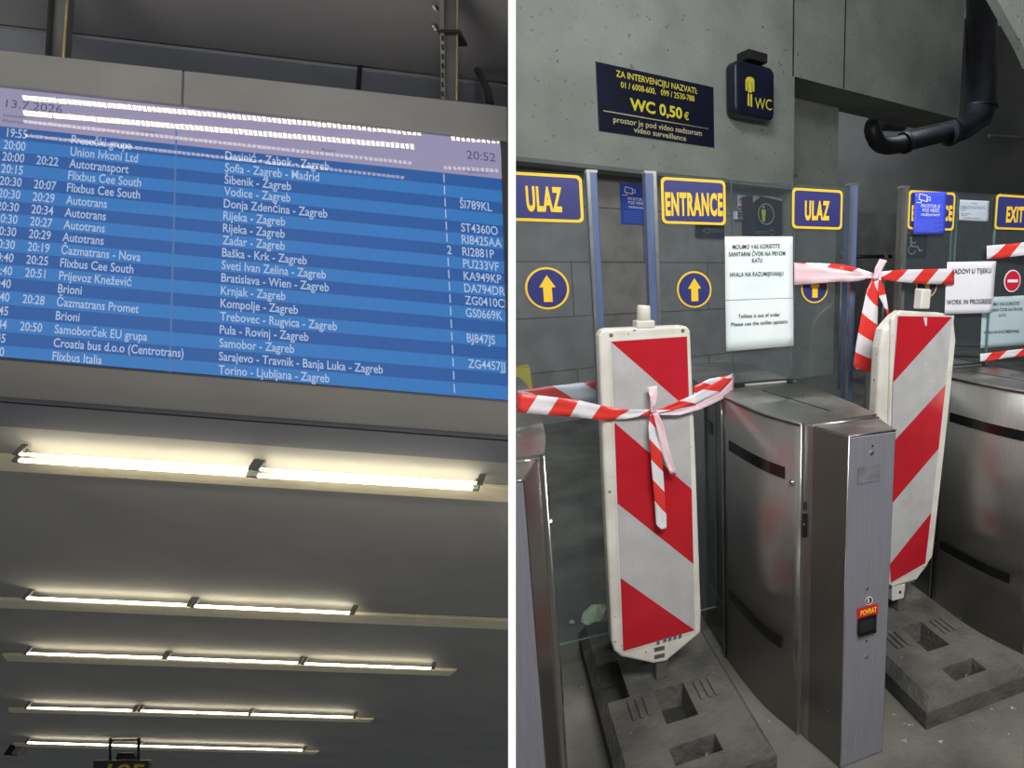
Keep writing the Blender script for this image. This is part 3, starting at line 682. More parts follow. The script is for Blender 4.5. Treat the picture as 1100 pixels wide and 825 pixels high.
# pictogram box and arrow sign
BXP = REC.shifted(.22)
t = thing('toilet_pictogram_box', BXP.at(824, 262), 'dark box sign with a lime standing figure in a ring, behind the taped paper', 'sign')
mb = MB(); prism_rect(mb, BXP, 809, 211, 840.5, 258, 0, .21, M['wc_box']); mb.build('box', t, bevel=.01)
mb = MB(); mb.prism([BXP.at(x, y, .004) for x, y in [(809, 218), (817, 211), (809, 210)]], -BXP.n * .003, M['concrete']); mb.prism([BXP.at(x, y, .01) for x, y in [(817, 210.5), (840.5, 216), (840.5, 213.4), (826, 211)]], -BXP.n * .02, M['concrete']); mb.build('top_cover', t)
mb = MB(); c = BXP.at(823, 230, .004); rad = 11 / F * (c - CAM).dot(camv(0, 0, 1)); ring(mb, c, BXP.u, Z, BXP.n, rad * .93, rad, .001, M['text_cream']); mb.build('ring', t)
mb = MB(); cc = BXP.at(820.3, 222.5, .004); mb.disc(cc, BXP.n, rad * .11, .002, M['text_cream'], 14)
mb.prism([BXP.at(x, y, .006) for x, y in [(818.5, 225), (822, 225), (822.6, 227), (822.3, 231.5), (821.7, 238), (819.4, 238), (818.7, 231.5), (818.2, 227)]][::-1], -BXP.n * .003, M['lime']); mb.build('figure', t)
mb = MB(); ptext(mb, BXP, 'WC', 824.5, 226.5, 829, 227, 2.6, M['ink_light'], 0, .005); mb.build('lettering', t)
def outline_arrow(mb, pl, x0, x1, y, h, right, m, off):
    pts = [(0, -.35), (.72, -.35), (.72, -1), (1, 0), (.72, 1), (.72, .35), (0, .35)]
    P_ = [(x0 + (x1 - x0) * (a if right else 1 - a), y + b * h) for a, b in pts]
    w = .5
    for i in range(len(P_)):
        (xa, ya), (xb, yb) = P_[i], P_[(i + 1) % len(P_)]
        A, B_ = pl.at(xa, ya, off), pl.at(xb, yb, off); mb.tube([A, B_], .006, m, 5)
mb = MB(); outline_arrow(mb, BXP, 812, 834, 249.7, 3, True, M['ink_light'], .004); mb.build('arrow', t)
t = thing('arrow_sign', REC.at(763, 256), 'small dark sign with an outlined left arrow, below the entrance sign', 'sign')
mb = MB(); prism_rect(mb, REC, 748, 241.5, 778, 255.5, .03, .028, M['wc_box']); mb.build('panel', t)
mb = MB(); outline_arrow(mb, REC, 755, 776, 248, 3.4, False, M['ink_light'], .032); mb.build('arrow', t)
# wheelchair sign on the glass/rear
t_rear = yawplane(Vector((1.6, 6.4, 0)), 66)
c, hw, hh = prect(t_rear, 972, 252, 996, 277.5)
t = thing('wheelchair_sign', c - Z * hh, 'dark square sign with a wheelchair symbol, seen through the right entrance flap', 'sign')
mb = MB(); mb.prism(rrect(c, t_rear.u, Z, hw, hh, .02), -t_rear.n * .02, M['wc_box']); mb.build('panel', t)
mb = MB(); k = 2 * hw / 24.0
def W(x, y): return t_rear.at(x, y, .003)
c2 = W(979.5, 268.5); ra = 5 / F * (c2 - CAM).dot(camv(0, 0, 1)); n_ = 24
for i in range(n_):
    a0_, a1_ = [math.radians(100 + 260 * (i + d_) / n_) for d_ in (0, 1)]
    mb.add([c2 + t_rear.u * r_ * math.cos(a_) + Z * r_ * math.sin(a_) for r_, a_ in ((ra * .78, a0_), (ra, a0_), (ra, a1_), (ra * .78, a1_))], [(0, 1, 2, 3)], M['pale_line'])
mb.disc(W(978.5, 255.8), t_rear.n, ra * .3, .002, M['pale_line'], 12)
for pts in ([(977.6, 257.5), (979.4, 257.5), (980.4, 265), (978.6, 265)], [(979, 264), (986, 264), (986, 265.5), (979, 265.5)], [(984.8, 264.5), (986.4, 264.5), (989, 270), (987.3, 270.5)], [(987, 269), (991, 267.8), (991.4, 269), (988, 270.4)], [(978.5, 260.2), (984, 260.2), (984, 261.4), (978.5, 261.4)]):
    mb.add([W(*p) for p in pts], [(0, 1, 2, 3)], M['pale_line'])
mb.build('symbol', t)
mb = MB(); c, hw, hh = prect(t_rear, 870, 247, 893, 252); 
# stair handrail far behind the gates
HR = yawplane(Vector((.9, 7.2, 0)), 75)
t = thing('handrail', HR.at(928, 420), 'black metal handrail with thin uprights far behind the gates', 'railing')
for y, r in ((275.5, .022), (378, .018), (367, .012)):
    mb = MB(); mb.tube([HR.at(902, y), HR.at(958 if y < 300 else 1062, y + (0 if y < 300 else 6))], r, M['rail'], 8); mb.build('rail', t)
for x in (904.5, 951):
    mb = MB(); q = HR.at(x, 270); mb.tube([Vector((q.x, q.y, 0)), q], .016, M['post_grey'], 8); mb.build('upright', t)
    mb = MB(); mb.disc(HR.at(x, 275.5, .01), HR.n, .02, .03, M['screw'], 10); mb.build('bolt', t)

# ================================================================== turnstile cabinets
ctrl = [(0, 0), (.04, -.012), (.1, -.03), (.15, -.043), (.22, -.053), (.3, -.06), (.38, -.065), (.455, -.069), (.565, -.073)]
def ucurve(v):
    v = v if v <= .565 else 1.13 - v
    for (a, ua), (b, ub) in zip(ctrl, ctrl[1:]):
        if v <= b: return ua + (ub - ua) * (v - a) / (b - a)
    return ctrl[-1][1]
def rcurve(v): return .254 - .38 * ucurve(v)
CUT = 1.012
def outline(v0, v1, inset=0, n=14):
    vs = [v0 + (v1 - v0) * k / n for k in range(n + 1)]
    return [(ucurve(v) + inset, v) for v in vs], [(rcurve(v) - inset, v) for v in reversed(vs)]
def turnstile(off, label, clip=False, detail=True):
    W_ = lambda u, v, z=0: L(u, v, z) + off
    t = thing('ticket_turnstile', W_(.127, .4), label, 'turnstile', 'turnstile cabinets')
    def sect(name, v0, v1, inset, z0, z1, m, mtop=None, bevel=.004):
        l, r = outline(v0, v1, inset)
        loop = [W_(u, v, z1) for u, v in l + r]; n = len(loop); mb = MB()
        low = [W_(u, v, z0) for u, v in l + r]
        mb.add(loop, [list(range(n))[::-1]], mtop or m); mb.add(low, [list(range(n))], m)
        nl = len(l)
        for i in range(n):
            jn = (i + 1) % n
            mb.add([low[i], loop[i], loop[jn], low[jn]], [(0, 1, 2, 3)], m, smooth=not (i in (nl - 1, n - 1)))
        return mb.build(name, t, bevel=0, clip=clip)
    sect('front_body', .0, .455, 0, 0, CUT - .006, M['steel'])
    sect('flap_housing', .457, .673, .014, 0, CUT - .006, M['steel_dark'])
    sect('rear_body', .675, 1.13, .006, 0, CUT - .006, M['steel'])
    sect('front_lid', .0, .548, -.002, CUT - .0055, CUT + .004, M['steel_top'])
    sect('rear_lid', .582, 1.13, -.002, CUT - .0055, CUT + .004, M['steel_top'])
    if detail:
        # lid joint lines
        mb = MB()
        mb.prism([W_(u, v, CUT + .0046) for u, v in ((.085, .475), (.094, .475), (.155, .08), (.146, .08))], Z * -.0005, M['gap']); mb.build('lid_seam', t, clip=clip)
        for a, b in (((.0, .38), (.1, .44)), ((-.03, .50), (.05, .49)), ((.02, .44), (.06, .40)), ((.16, .3), (.2, .36))):
            mb = MB(); p, q = W_(*a, CUT + .0045), W_(*b, CUT + .0045); d = (q - p).normalized().cross(Z) * .0012
            mb.add([p - d, q - d * .4, q + d * .4, p + d], [(0, 1, 2, 3)], M['gap']); mb.build('scratch', t, clip=clip)
        mb = MB(); 
        for uu, vv, r in ((.15, .09, .012), (.135, .075, .007), (.21, .2, .006), (.17, .04, .005)):
            mb.disc(W_(uu, vv, CUT + .004), Z, r, .0008, M['bright'], 9, up=(1, 0, 0))
        mb.build('dry_stain', t, clip=clip)
    for side in (0, 1):
        # black sensor strips wrapped on the curved flank
        for (za, zb_, v0, v1) in ((.868, .83, .405, .065), (.30, .262, .42, .075)):
            mb = MB(); n = 10; vs = []
            for k in range(n + 1):
                v = v0 + (v1 - v0) * k / n; u = ucurve(v) - .0015 if side == 0 else rcurve(v) + .0015
                vs += [W_(u, v, za), W_(u, v, zb_)]
            mb.add(vs, [(2 * k, 2 * k + 1, 2 * k + 3, 2 * k + 2) for k in range(n)], M['black']); mb.build('sensor_strip', t, clip=clip)
        if detail:
            sg = 1 if side == 0 else -1; fl = ucurve if side == 0 else rcurve
            mb = MB(); mb.tube([W_(fl(.455) - sg * .003, .458, .0), W_(fl(.455) - sg * .003, .458, .93), W_(fl(.455) + sg * .012, .50, CUT)], .0035, M['bright'], 8); mb.build('edge_trim', t, clip=clip)
            mb = MB(); mb.tube([W_(fl(.002) - sg * .001, .002, .0), W_(fl(.002) - sg * .001, .002, CUT)], .0028, M['bright'], 8); mb.build('edge_trim', t, clip=clip)
            mb = MB(); mb.disc(W_(fl(.035), .035, .828), -U * sg, .009, .007, M['screw'], 14); mb.build('lock', t, clip=clip)
            mb = MB(); c_ = W_(fl(.565) + sg * .013, .62, .86); mb.box(c_, U * .003, V * .03, Z * .022, M['black']); mb.build('sensor_window', t, clip=clip)
            mb = MB(); mb.box(W_(fl(.57) + sg * .0135, .565, .1), U * .003, V * .105, Z * .1, M['steel_dark']); mb.build('kick_plate', t, bevel=.002, clip=clip)
    # hinge strip and pedestal in front
    mb = MB(); mb.prism([W_(u, v, 0) for u, v in ((.008, .0), (.017, -.034), (.237, -.034), (.246, .0))], Z * (CUT - .004), M['steel']); mb.build('hinge_strip', t, clip=clip)
    ped = [(.017, -.032), (.052, -.164), (.202, -.166), (.239, -.032)]
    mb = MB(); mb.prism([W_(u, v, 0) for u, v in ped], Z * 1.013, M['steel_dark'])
    pede = mb.build('pedestal', t, bevel=.003, clip=clip)
    fp_ = Plane(W_(.052, -.1645), -V)
    mb = MB(); mb.prism([W_(u, -.1665, z) for u, z in ((.0535, .004), (.2, .004), (.2, 1.009), (.0535, 1.009))], V * .003, M['steel_front']); face = mb.build('front_plate', pede, bevel=.0012, clip=clip)
    mb = MB(); mb.prism([W_(u, v, 1.0135) for u, v in ((.02, -.036), (.054, -.16), (.2, -.162), (.236, -.036))][::-1], Z * .002, M['steel_top']); mb.build('top_plate', pede, bevel=.001, clip=clip)
    mb = MB(); mb.tube([W_(.017, -.033, 1.015), W_(.239, -.033, 1.015)], .003, M['bright'], 8); mb.build('edge_trim', pede, clip=clip)
    mb = MB(); mb.tube([W_(.0515, -.166, 0), W_(.0515, -.166, 1.014), W_(.2015, -.167, 1.014)], .0018, M['bright'], 8); mb.build('edge_trim', pede, clip=clip)
    return t, pede, face
cab, ped, face = turnstile(Vector((0, 0, 0)), 'steel turnstile cabinet in the middle, pedestal front with a red sticker and coin return')
cab['label'] = 'complete steel turnstile cabinet between the two striped beacons, its pedestal facing the viewer'
# details on the middle cabinet's pedestal
FP = Plane(L(.1, -.168), -V)
def dot(px, py, r, m, name, par, pl=FP, h=.003):
    mb = MB(); mb.disc(pl.at(px, py), pl.n, r, h, m, 14); return mb.build(name, par)
for x, y in ((936.5, 486.5), (931, 705)): dot(x, y, .0042, M['screw'], 'screw', ped)
for x, y in ((937.5, 479), (932, 632.5), (931, 688.5)): dot(x, y, .0028, M['gap'], 'screw_hole', ped, h=.001)
mb = MB(); prism_rect(mb, FP, 921.5, 501, 945, 518, .0006, .0005, M['residue']); mb.build('sticker_residue', ped)
mb = MB(); c, hw, hh = prect(FP, 921.5, 652, 943, 663.5, .0012)
uu = (FP.u * math.cos(.16) + Z * math.sin(.0)).normalized()
q = [FP.at(x, y, .0012) for x, y in ((921.6, 665), (943.2, 659.5), (943.6, 648.5), (921.2, 654.2))]
mb.prism(q, -FP.n * .001, M['red_sticker']); s_ = mb.build('return_sticker', ped)
mb = MB(); A, B2 = FP.at(924.5, 661.6, .002), FP.at(941.6, 657, .002); text(mb, 'POVRAT', A, (B2 - A).normalized(), Z, M['sign_yellow'], width=(B2 - A).length, cap=.0165, bold=.03); mb.build('lettering', s_)
mb = MB(); mb.disc(FP.at(933.4, 645.5), FP.n, .0125, .0012, M['white_print'], 24); e_ = mb.build('round_emblem', ped)
mb = MB(); mb.disc(FP.at(933.4, 645.5, .0012), FP.n, .0105, .0006, M['sign_blue'], 24); mb.prism(rrect(FP.at(933, 645.7, .0026), FP.u, Z, .0028, .007, .002), -FP.n * .0005, M['sign_yellow']); mb.build('emblem_print', e_)
mb = MB(); c, hw, hh = prect(FP, 922, 662.5, 941.5, 681.5, .004)
outer = rrect(c, FP.u, Z, hw, hh, .006); inner = rrect(c, FP.u, Z, hw * .82, hh * .8, .004)
n = len(outer)
mb.add(outer + inner, [[i, (i + 1) % n, (i + 1) % n + n, i + n] for i in range(n)], M['black'])
mb.add(outer + [p - FP.n * .006 for p in outer], [[i, i + n, (i + 1) % n + n, (i + 1) % n] for i in range(n)], M['black'])
slot = mb.build('coin_return', ped)
mb = MB(); mb.prism([p - FP.n * .0035 for p in inner], -FP.n * .0004, M['gap']); mb.build('slot_back', slot)
mb = MB(); mb.box(c + FP.n * .001 - Z * hh * .86, FP.u * hw * .95, Z * .0035, FP.n * .004, M['black']); mb.build('slot_lip', slot, bevel=.001)
SD = Plane(L(.017, -.032), -(U * .132 + V * .035).normalized() if False else Vector(L(.017, -.032) - L(.052, -.164)).cross(Z))
for x, y in ((881, 758), (890.5, 764)): dot(x, y, .0035, M['screw'], 'screw', ped, SD.shifted(.0005))
HS = Plane(L(.008, 0), Vector(L(.008, 0) - L(.017, -.034)).cross(Z)).shifted(.001)
mb = MB(); mb.prism([HS.at(x, y) for x, y in ((861.5, 577), (867, 577), (867, 552), (861.5, 552))], HS.n * .003, M['black']); lk = mb.build('cam_lock', cab)
mb = MB(); mb.disc(HS.at(864.6, 563, .003), HS.n, .004, .003, M['screw'], 12); mb.build('lock_barrel', lk)
mb = MB(); ptext(mb, HS, '1', 863, 548.5, 865.8, 548.5, 9, M['ink'], 0, .001); mb.build('number_mark', cab)
t0 = onz(568, 514, 1.014) - L(.202, -.166, 1.014); t0.z = 0
cab_l, ped_l, _ = turnstile(t0 + Vector((-.006, -.01, 0)), 'steel turnstile cabinet at the left edge, only its curved top corner and right flank showing', clip=True)
cab_r, ped_r, _ = turnstile(U * .97, 'steel turnstile cabinet at the right edge, behind the leaning right beacon', detail=True)
GP = L(0, .4) + t0
# ================================================================== glass flaps, posts and signs
VG = .565
GL = vplane(VG); GF = vplane(VG - .006)
def uz(px, py, pl=GL):
    p = pl.at(px, py); q = p - SEAM; return q.dot(U), p.z
def pane(mb, u0, u1, z0, z1, r=0.03, rl=True, rr_=True, cl=None, cr=None):
    c = L((u0 + u1) / 2, VG - .005, (z0 + z1) / 2); pts = []
    hw, hh = (u1 - u0) / 2, (z1 - z0) / 2
    for sx, sy, a0_, rad in ((1, 1, 0, r if rr_ else .001), (-1, 1, 90, r if rl else .001), (-1, -1, 180, .001), (1, -1, 270, .001)):
        for k in range(5):
            a = math.radians(a0_ + 90 * k / 4); pts.append(c + U * (sx * (hw - rad) + rad * math.cos(a)) + Z * (sy * (hh - rad) + rad * math.sin(a)))
    if cl is not None:                                  # left foot cut away beside a cabinet
        pts = [p for p in pts if not ((p - SEAM).dot(U) < cl and p.z < CUT)]
        i = [k for k in range(len(pts)) if (pts[k] - SEAM).dot(U) < cl + .001][-1] if False else 2 * 5
        pts[i:i] = [L(u0, VG - .005, CUT + .006), L(cl, VG - .005, CUT + .006), L(cl, VG - .005, z0)]
    if cr is not None:
        pts = [p for p in pts if not ((p - SEAM).dot(U) > cr and p.z < CUT)]
        pts += [L(cr, VG - .005, z0), L(cr, VG - .005, CUT + .006), L(u1, VG - .005, CUT + .006)]
    mb.prism(pts, V * .01, M['glass'], M['glass_edge'])
def flap(label, u0, u1, z0, z1, post=None, post_m='post_blue', clip=False, rl=False, rr_=False, pz=None, lip='l', cl=None, cr=None):
    t = thing('glass_flap', L((u0 + u1) / 2, VG, z0), label, 'gate flap', 'glass gate flaps')
    mb = MB(); pane(mb, u0, u1, z0, z1, rl=rl, rr_=rr_, cl=cl, cr=cr); mb.build('pane', t, clip=clip)
    if post:
        pu0, pu1 = post; zt_ = pz or z1
        mb = MB(); mb.prism([L(u, v, .13) for u, v in ((pu0, VG - .02), (pu1, VG - .02), (pu1, VG + .02), (pu0, VG + .02))], Z * (zt_ - .13), M[post_m]); p = mb.build('edge_post', t, bevel=.003)
        w = pu1 - pu0
        a, b = (pu0 - .001, pu0 + w * .28) if lip == 'l' else (pu1 - w * .28, pu1 + .001)
        mb = MB(); mb.prism([L(u, VG - .0225, z) for u, z in ((a, .13), (b, .13), (b, zt_), (a, zt_))], V * .003, M['bright']); mb.build('edge_strip', p)
        mb = MB(); mb.box(L((pu0 + pu1) / 2, VG, zt_ + .003), U * (w / 2 + .001), V * .021, Z * .004, M['bright']); mb.build('end_cap', p)
    return t
zt1 = uz(630, 185.5)[1]
b1 = uz(640, 683)[1]
u_l = uz(594, 500)[0]
f1 = flap('leftmost glass flap with blue edge post, carrying the left yellow lettered sign', uz(520, 300)[0], uz(631, 250)[0], b1, zt1 - .005, (uz(629.3, 190)[0], uz(640.5, 190)[0]), clip=True, pz=zt1, cl=t0.dot(U) + .254 + .03)
f2 = flap('glass flap with blue edge post behind the left beacon, carrying the complete entrance sign', uz(703, 250)[0], uz(785.5, 250)[0], b1, uz(740, 189)[1], (uz(691.3, 190)[0], uz(703, 190)[0]), rr_=True, pz=uz(697, 187)[1], lip='r', cr=-.064)
f3 = flap('glass flap right of the long taped paper, blue edge post on its right side', uz(851, 250)[0], uz(911, 250)[0], b1, uz(880, 198)[1], (uz(910.5, 205)[0], uz(919, 205)[0]), pz=uz(915, 199.5)[1], cl=.284)
f4 = flap('glass flap with slim grey post behind the right beacon, under the bright blue sticker', uz(972, 250)[0], uz(1027, 250)[0], b1, uz(1000, 204)[1], (uz(967.5, 205)[0], uz(973.5, 205)[0]), 'post_grey', rr_=True, pz=uz(970, 202)[1], cr=.97 - .064)
f5 = flap('glass flap at the right edge of the view carrying the exit sign', uz(1068.5, 250)[0], uz(1150, 250)[0], b1, uz(1085, 208)[1], None, rl=True, cl=.97 + .284)
def fixed(label, x0, x1, ytop_):
    u0, u1 = uz(x0, 300)[0], uz(x1, 300)[0]
    t = thing('fixed_glass_panel', L((u0 + u1) / 2, VG, CUT), label, 'glass panel', 'fixed glass panels on the cabinets')
    mb = MB(); c = L((u0 + u1) / 2, VG + .009, 0); z1 = uz((x0 + x1) / 2, ytop_)[1]
    mb.prism([L(u0, VG + .006, CUT + .001), L(u1, VG + .006, CUT + .001), L(u1, VG + .006, z1), L(u0, VG + .006, z1)], V * .01, M['glass'], M['glass_edge']); mb.build('pane', t)
    mb = MB(); mb.box(L((u0 + u1) / 2, VG + .011, CUT + .008), U * (u1 - u0) / 2, V * .012, Z * .009, M['gap']); mb.build('channel', t)
    mb = MB(); mb.box(L((u0 + u1) / 2 + .004, VG - .003, CUT + .008), U * (u1 - u0) / 2 * .7, V * .002, Z * .006, M['bright']); mb.build('channel_strip', t)
    return t
fixed('fixed glass panel standing on the middle turnstile, holding the long taped paper', 788, 853.5, 196)
fixed('fixed glass panel standing on the right turnstile, behind the work in progress paper', 1021, 1066, 207)
# lettered signs
SGP = vplane(VG - .0062)
def letter_sign(word, box, tx, label, group=None, clip=False, bold=.045):
    c, hw, hh = prect(SGP, *box, .003)
    t = thing('lettered_sign', c - Z * hh, label, 'sign', 'lettered signs on the glass flaps')
    mb = MB(); mb.prism(rrect(c, SGP.u, Z, hw, hh, .016), -SGP.n * .002, M['sign_yellow']); mb.build('border', t, clip=clip)
    mb = MB(); mb.prism(rrect(c + SGP.n * .001, SGP.u, Z, hw - .009, hh - .009, .012), -SGP.n * .001, M['sign_blue']); mb.build('panel', t, clip=clip)
    if tx:
        mb = MB(); ptext(mb, SGP, word, tx[0], tx[1], tx[2], tx[3], tx[4], M['sign_yellow'], bold, .0052, 1.12); mb.build('lettering', t)
    return t
letter_sign('ULAZ', (536, 186, 626, 238), (566, 225.5, 604.5, 226.5, 27), 'large yellow on blue ULAZ sign at the far left, nearest the white divider', clip=True)
letter_sign('ENTRANCE', (710.5, 192, 779.5, 241), (715, 230.4, 776.5, 230.8, 25), 'yellow on blue ENTRANCE sign fully readable, above the left beacon')
letter_sign('ULAZ', (851, 203, 905, 246), (864.5, 235.4, 891, 235.6, 21), 'smaller yellow on blue ULAZ sign right of the toilet pictogram')
letter_sign('ENTRANCE', (975.5, 205.5, 1025.5, 247), (979, 236.5, 1022.5, 236.5, 17), 'yellow on blue sign mostly covered by the bright blue sticker')
letter_sign('EXIT', (1069.5, 210, 1120, 247), (1080.5, 238, 1099, 238, 17), 'yellow on blue EXIT sign at the right edge of the view')
def arrow_disc(x, y, r, label, red=False):
    c = SGP.at(x, y, .0005); rad = r / F * (c - CAM).dot(camv(0, 0, 1)) * 1.0
    t = thing('round_sign', c - Z * rad, label, 'sign', 'round signs on the glass flaps')
    mb = MB(); mb.disc(c, SGP.n, rad, .002, M['paper_plain'] if red else M['sign_yellow'], 48); mb.build('border', t)
    mb = MB(); mb.disc(c + SGP.n * .002, SGP.n, rad * .9, .001, M['red_sign'] if red else M['sign_blue'], 48); mb.build('face', t)
    mb = MB(); cc = c + SGP.n * .0045; u_, k = SGP.u, rad
    if red: pts = [(-.62, -.13), (.62, -.13), (.62, .13), (-.62, .13)]
    else: pts = [(-.2, -.64), (.2, -.64), (.2, .05), (.38, .05), (0, .62), (-.38, .05), (-.2, .05)]
    mb.prism([cc + u_ * a * k + Z * b * k for a, b in pts], -SGP.n * .001, M['paper_plain'] if red else M['sign_yellow']); mb.build('bar' if red else 'arrow', t)
arrow_disc(588, 309.8, 22.4, 'round blue sign with a yellow up arrow, on the leftmost flap')
arrow_disc(745.8, 311, 19.4, 'round blue up arrow sign below the readable ENTRANCE sign')
arrow_disc(875, 309, 16.5, 'round blue arrow sign half hidden behind the tape, below the smaller ULAZ sign')
arrow_disc(995.5, 306, 13.8, 'round blue arrow sign peeking above the top of the right beacon')
arrow_disc(1087.2, 301.8, 11.8, 'round red no entry sign with a white bar, at the right edge', True)

# ================================================================== papers and stickers
def paper(name, label, pl, quad, m, th=.0008, cat='notice'):
    q = [pl.at(x, y) for x, y in quad]                     # bl, br, tr, tl
    t = thing(name, (q[0] + q[1]) / 2, label, cat)
    n = 10; mb = MB(); vs = []; rnd = random.Random(len(label))
    for j_ in range(n + 1):
        for i_ in range(n + 1):
            a, b = i_ / n, j_ / n
            p = q[0] * (1 - a) * (1 - b) + q[1] * a * (1 - b) + q[2] * a * b + q[3] * (1 - a) * b
            vs.append(p + pl.n * .0012 * math.sin(a * 5 + b * 3) * math.sin(b * 7 + 1))
    mb.add(vs, [(j_ * (n + 1) + i_, j_ * (n + 1) + i_ + 1, (j_ + 1) * (n + 1) + i_ + 1, (j_ + 1) * (n + 1) + i_) for j_ in range(n) for i_ in range(n)], m, smooth=True)
    mb.build('sheet', t, solid=th)
    return t
P1 = vplane(VG + .003)                                      # between the flap pane and the fixed pane
P1 = P1.shifted(.0035)
P1f = vplane(VG - .012)
t = paper('paper_notice', 'tall white paper asking visitors to use the upstairs toilet, left of the smaller ULAZ sign', P1f, [(780, 377.5), (852.5, 371.5), (851.5, 254), (778.5, 254)], M['paper'])
mb = MB()
for s, x0, y0, x1, y1, cpx in (('MOLIMO VAS KORISTITE', 787, 267.4, 838, 266.2, 4.6), ('SANITARNI ČVOR NA PRVOM', 783, 275.4, 843.5, 274.2, 4.6), ('KATU', 808, 282, 819, 281.6, 4.6), ('HVALA NA RAZUMIJEVANJU', 784.5, 297.3, 841.5, 296, 4.6), ('Toillete is out of order', 793, 341.8, 838, 339.6, 4.0), ('Please use the toillet upstairs', 785.5, 350.6, 846, 347, 4.0)):
    ptext(mb, P1f, s, x0, y0, x1, y1, cpx, M['ink'], .012, .003, 1.06)
mb.build('print', t)
mb = MB(); a, b = P1f.at(779.3, 322.5, .0018), P1f.at(852, 320, .0018); mb.tube([a, b], .0006, M['ink_light'], 5); mb.build('fold_line', t)
P2 = vplane(VG - .012)
t = paper('paper_notice', 'white work in progress paper beside the end of the tape, above the right turnstile', P2, [(1014.5, 337.5), (1066, 336), (1070, 280.5), (1017.5, 281.5)], M['paper_plain'])
mb = MB()
for s, x0, y0, x1, y1, cpx in (('RADOVI U TIJEKU', 1022, 294.3, 1065, 293, 5.2), ('WORK IN PROGRESS', 1017, 327.4, 1065, 326, 5.2)): ptext(mb, P2, s, x0, y0, x1, y1, cpx, M['ink'], .012, .003, 1.06)
mb.build('print', t)
P3 = vplane(VG - .0165)
t = paper('surveillance_sticker', 'bright blue video surveillance sticker covering the right ENTRANCE sign', P3, [(981, 251.5), (1015, 251.5), (1017, 206.5), (983, 206)], M['cctv_blue'], cat='sticker')
mb = MB(); camera_icon(mb, P3, 984.5, 207.5, 16, M['white_print'], .0025); mb.build('icon', t)
mb = MB(); ptext(mb, P3, 'PROSTOR JE', 989.5, 222.8, 1010, 223.4, 3.6, M['white_print'], .012, .0025); ptext(mb, P3, 'POD VIDEO', 991, 227.4, 1009, 228, 3.6, M['white_print'], .012, .0025); ptext(mb, P3, 'nadzorom!', 989.5, 231.8, 1009.5, 232.2, 3.4, M['white_print'], .012, .0025)
for k in range(8): ptext(mb, P3, 'ovaj prostor je pod video nadzorom', 984.5, 236.4 + k * 1.8, 1013 - (k % 3) * 5, 236.6 + k * 1.8, 1, M['light_print'], 0, .0025)
mb.build('lettering', t)
P4 = vplane(VG + .03)
t = paper('paper_notice', 'small white typed paper between the bright blue sticker and the EXIT sign', P4, [(1030, 236.5), (1061.5, 238), (1062.5, 216), (1031, 214.5)], M['paper_plain'])
mb = MB()
for s, x0, y, x1 in (('Obavijest', 1044, 218.6, 1050), ('Postovani korisnici sanitarnog cvora', 1032.5, 222, 1058), ('obavjestavamo vas da zbog radova nije', 1032.5, 223.8, 1059), ('u funkciji', 1032.5, 225.6, 1037), ('Hvala na razumijevanju', 1032.5, 229.6, 1043), ('Uprava', 1032.5, 231.4, 1039), ('Autobusni kolodvor', 1036, 234.4, 1054)): ptext(mb, P4, s, x0, y, x1, y + .6, 1.2, M['ink'], 0, .003)
mb.build('print', t)
P5 = vplane(VG + .02)
t = paper('paper_notice', 'pale paper behind the glass below the red no entry sign', P5, [(1053, 374), (1108, 370), (1108, 317), (1056, 319.5)], M['paper'])
mb = MB()
for s, x0, y0, x1, y1 in (('MOLIMO VAS KORISTITE', 1060, 328.6, 1095, 327.6), ('SANITARNI ČVOR NA PRVOM', 1057, 335, 1098, 333.6), ('KATU', 1073, 340.5, 1080.5, 340), ('HVALA NA RAZUMIJEVANJU', 1057, 358.8, 1095, 357)): ptext(mb, P5, s, x0, y0, x1, y1, 3.4, M['ink_light'], .012, .003)
mb.build('print', t)

# ================================================================== warning beacons and rubber bases
def beacon(label, v0, yaw, foot, outer, sheet, base_lug, lug, thick, inner_frame=None):
    """outer, sheet polygons in pixels on the beacon's own upright plane"""
    pl = yawplane(foot, yaw)
    t = thing('warning_beacon', foot, label, 'warning beacon', 'striped warning beacons')
    mb = MB(); mb.prism([pl.at(x, y) for x, y in outer][::-1], -pl.n * thick, M['plastic']); body = mb.build('body', t, bevel=.009, seg=3)
    return t, pl, body
foot1 = onz(709, 732, .1)
o1 = [(643, 361), (646, 355.5), (651, 353.5), (733, 350), (739, 351), (742, 356), (748, 500), (753.5, 660), (753, 680), (716, 711), (702, 713.5), (667, 706), (660, 700), (657, 690), (649, 520)]
bt1, bp1, body1 = beacon('red and white striped beacon at left, stripes falling to the right, upright with knotted tape', 0, 63, Vector((foot1.x, foot1.y, .0)) + Z * .1, o1, None, None, None, .05)
def sheet(bt, pl, off, polys, border):
    mb = MB()
    mb.prism([pl.at(x, y, off) for x, y in border][::-1], -pl.n * .002, M['plastic'])
    mb.build('sheet_border', bt)
    mb = MB()
    for pts, m in polys: mb.add([pl.at(x, y, off + .0012) for x, y in pts], [list(range(len(pts)))[::-1]], M[m])
    return mb.build('reflective_sheet', bt)
sheet(bt1, bp1, .002, [
 ([(656, 367), (738, 361.5), (740.5, 441)], 'red_sheet'),
 ([(656, 367), (740.5, 441), (743, 525.5), (660, 454)], 'silver'),
 ([(660, 454), (743, 525.5), (745, 606), (663.3, 541)], 'red_sheet'),
 ([(663.3, 541), (745, 606), (746.5, 677), (666.7, 621)], 'silver'),
 ([(666.7, 621), (746.5, 677), (669.5, 699.5)], 'red_sheet')], [(654, 364.5), (739.5, 359.5), (748.5, 678.5), (667.5, 702)])
lw = bp1.n
mb = MB(); 
A, Bq_ = bp1.at(691.5, 353, -.025), bp1.at(691.5, 328, -.025)
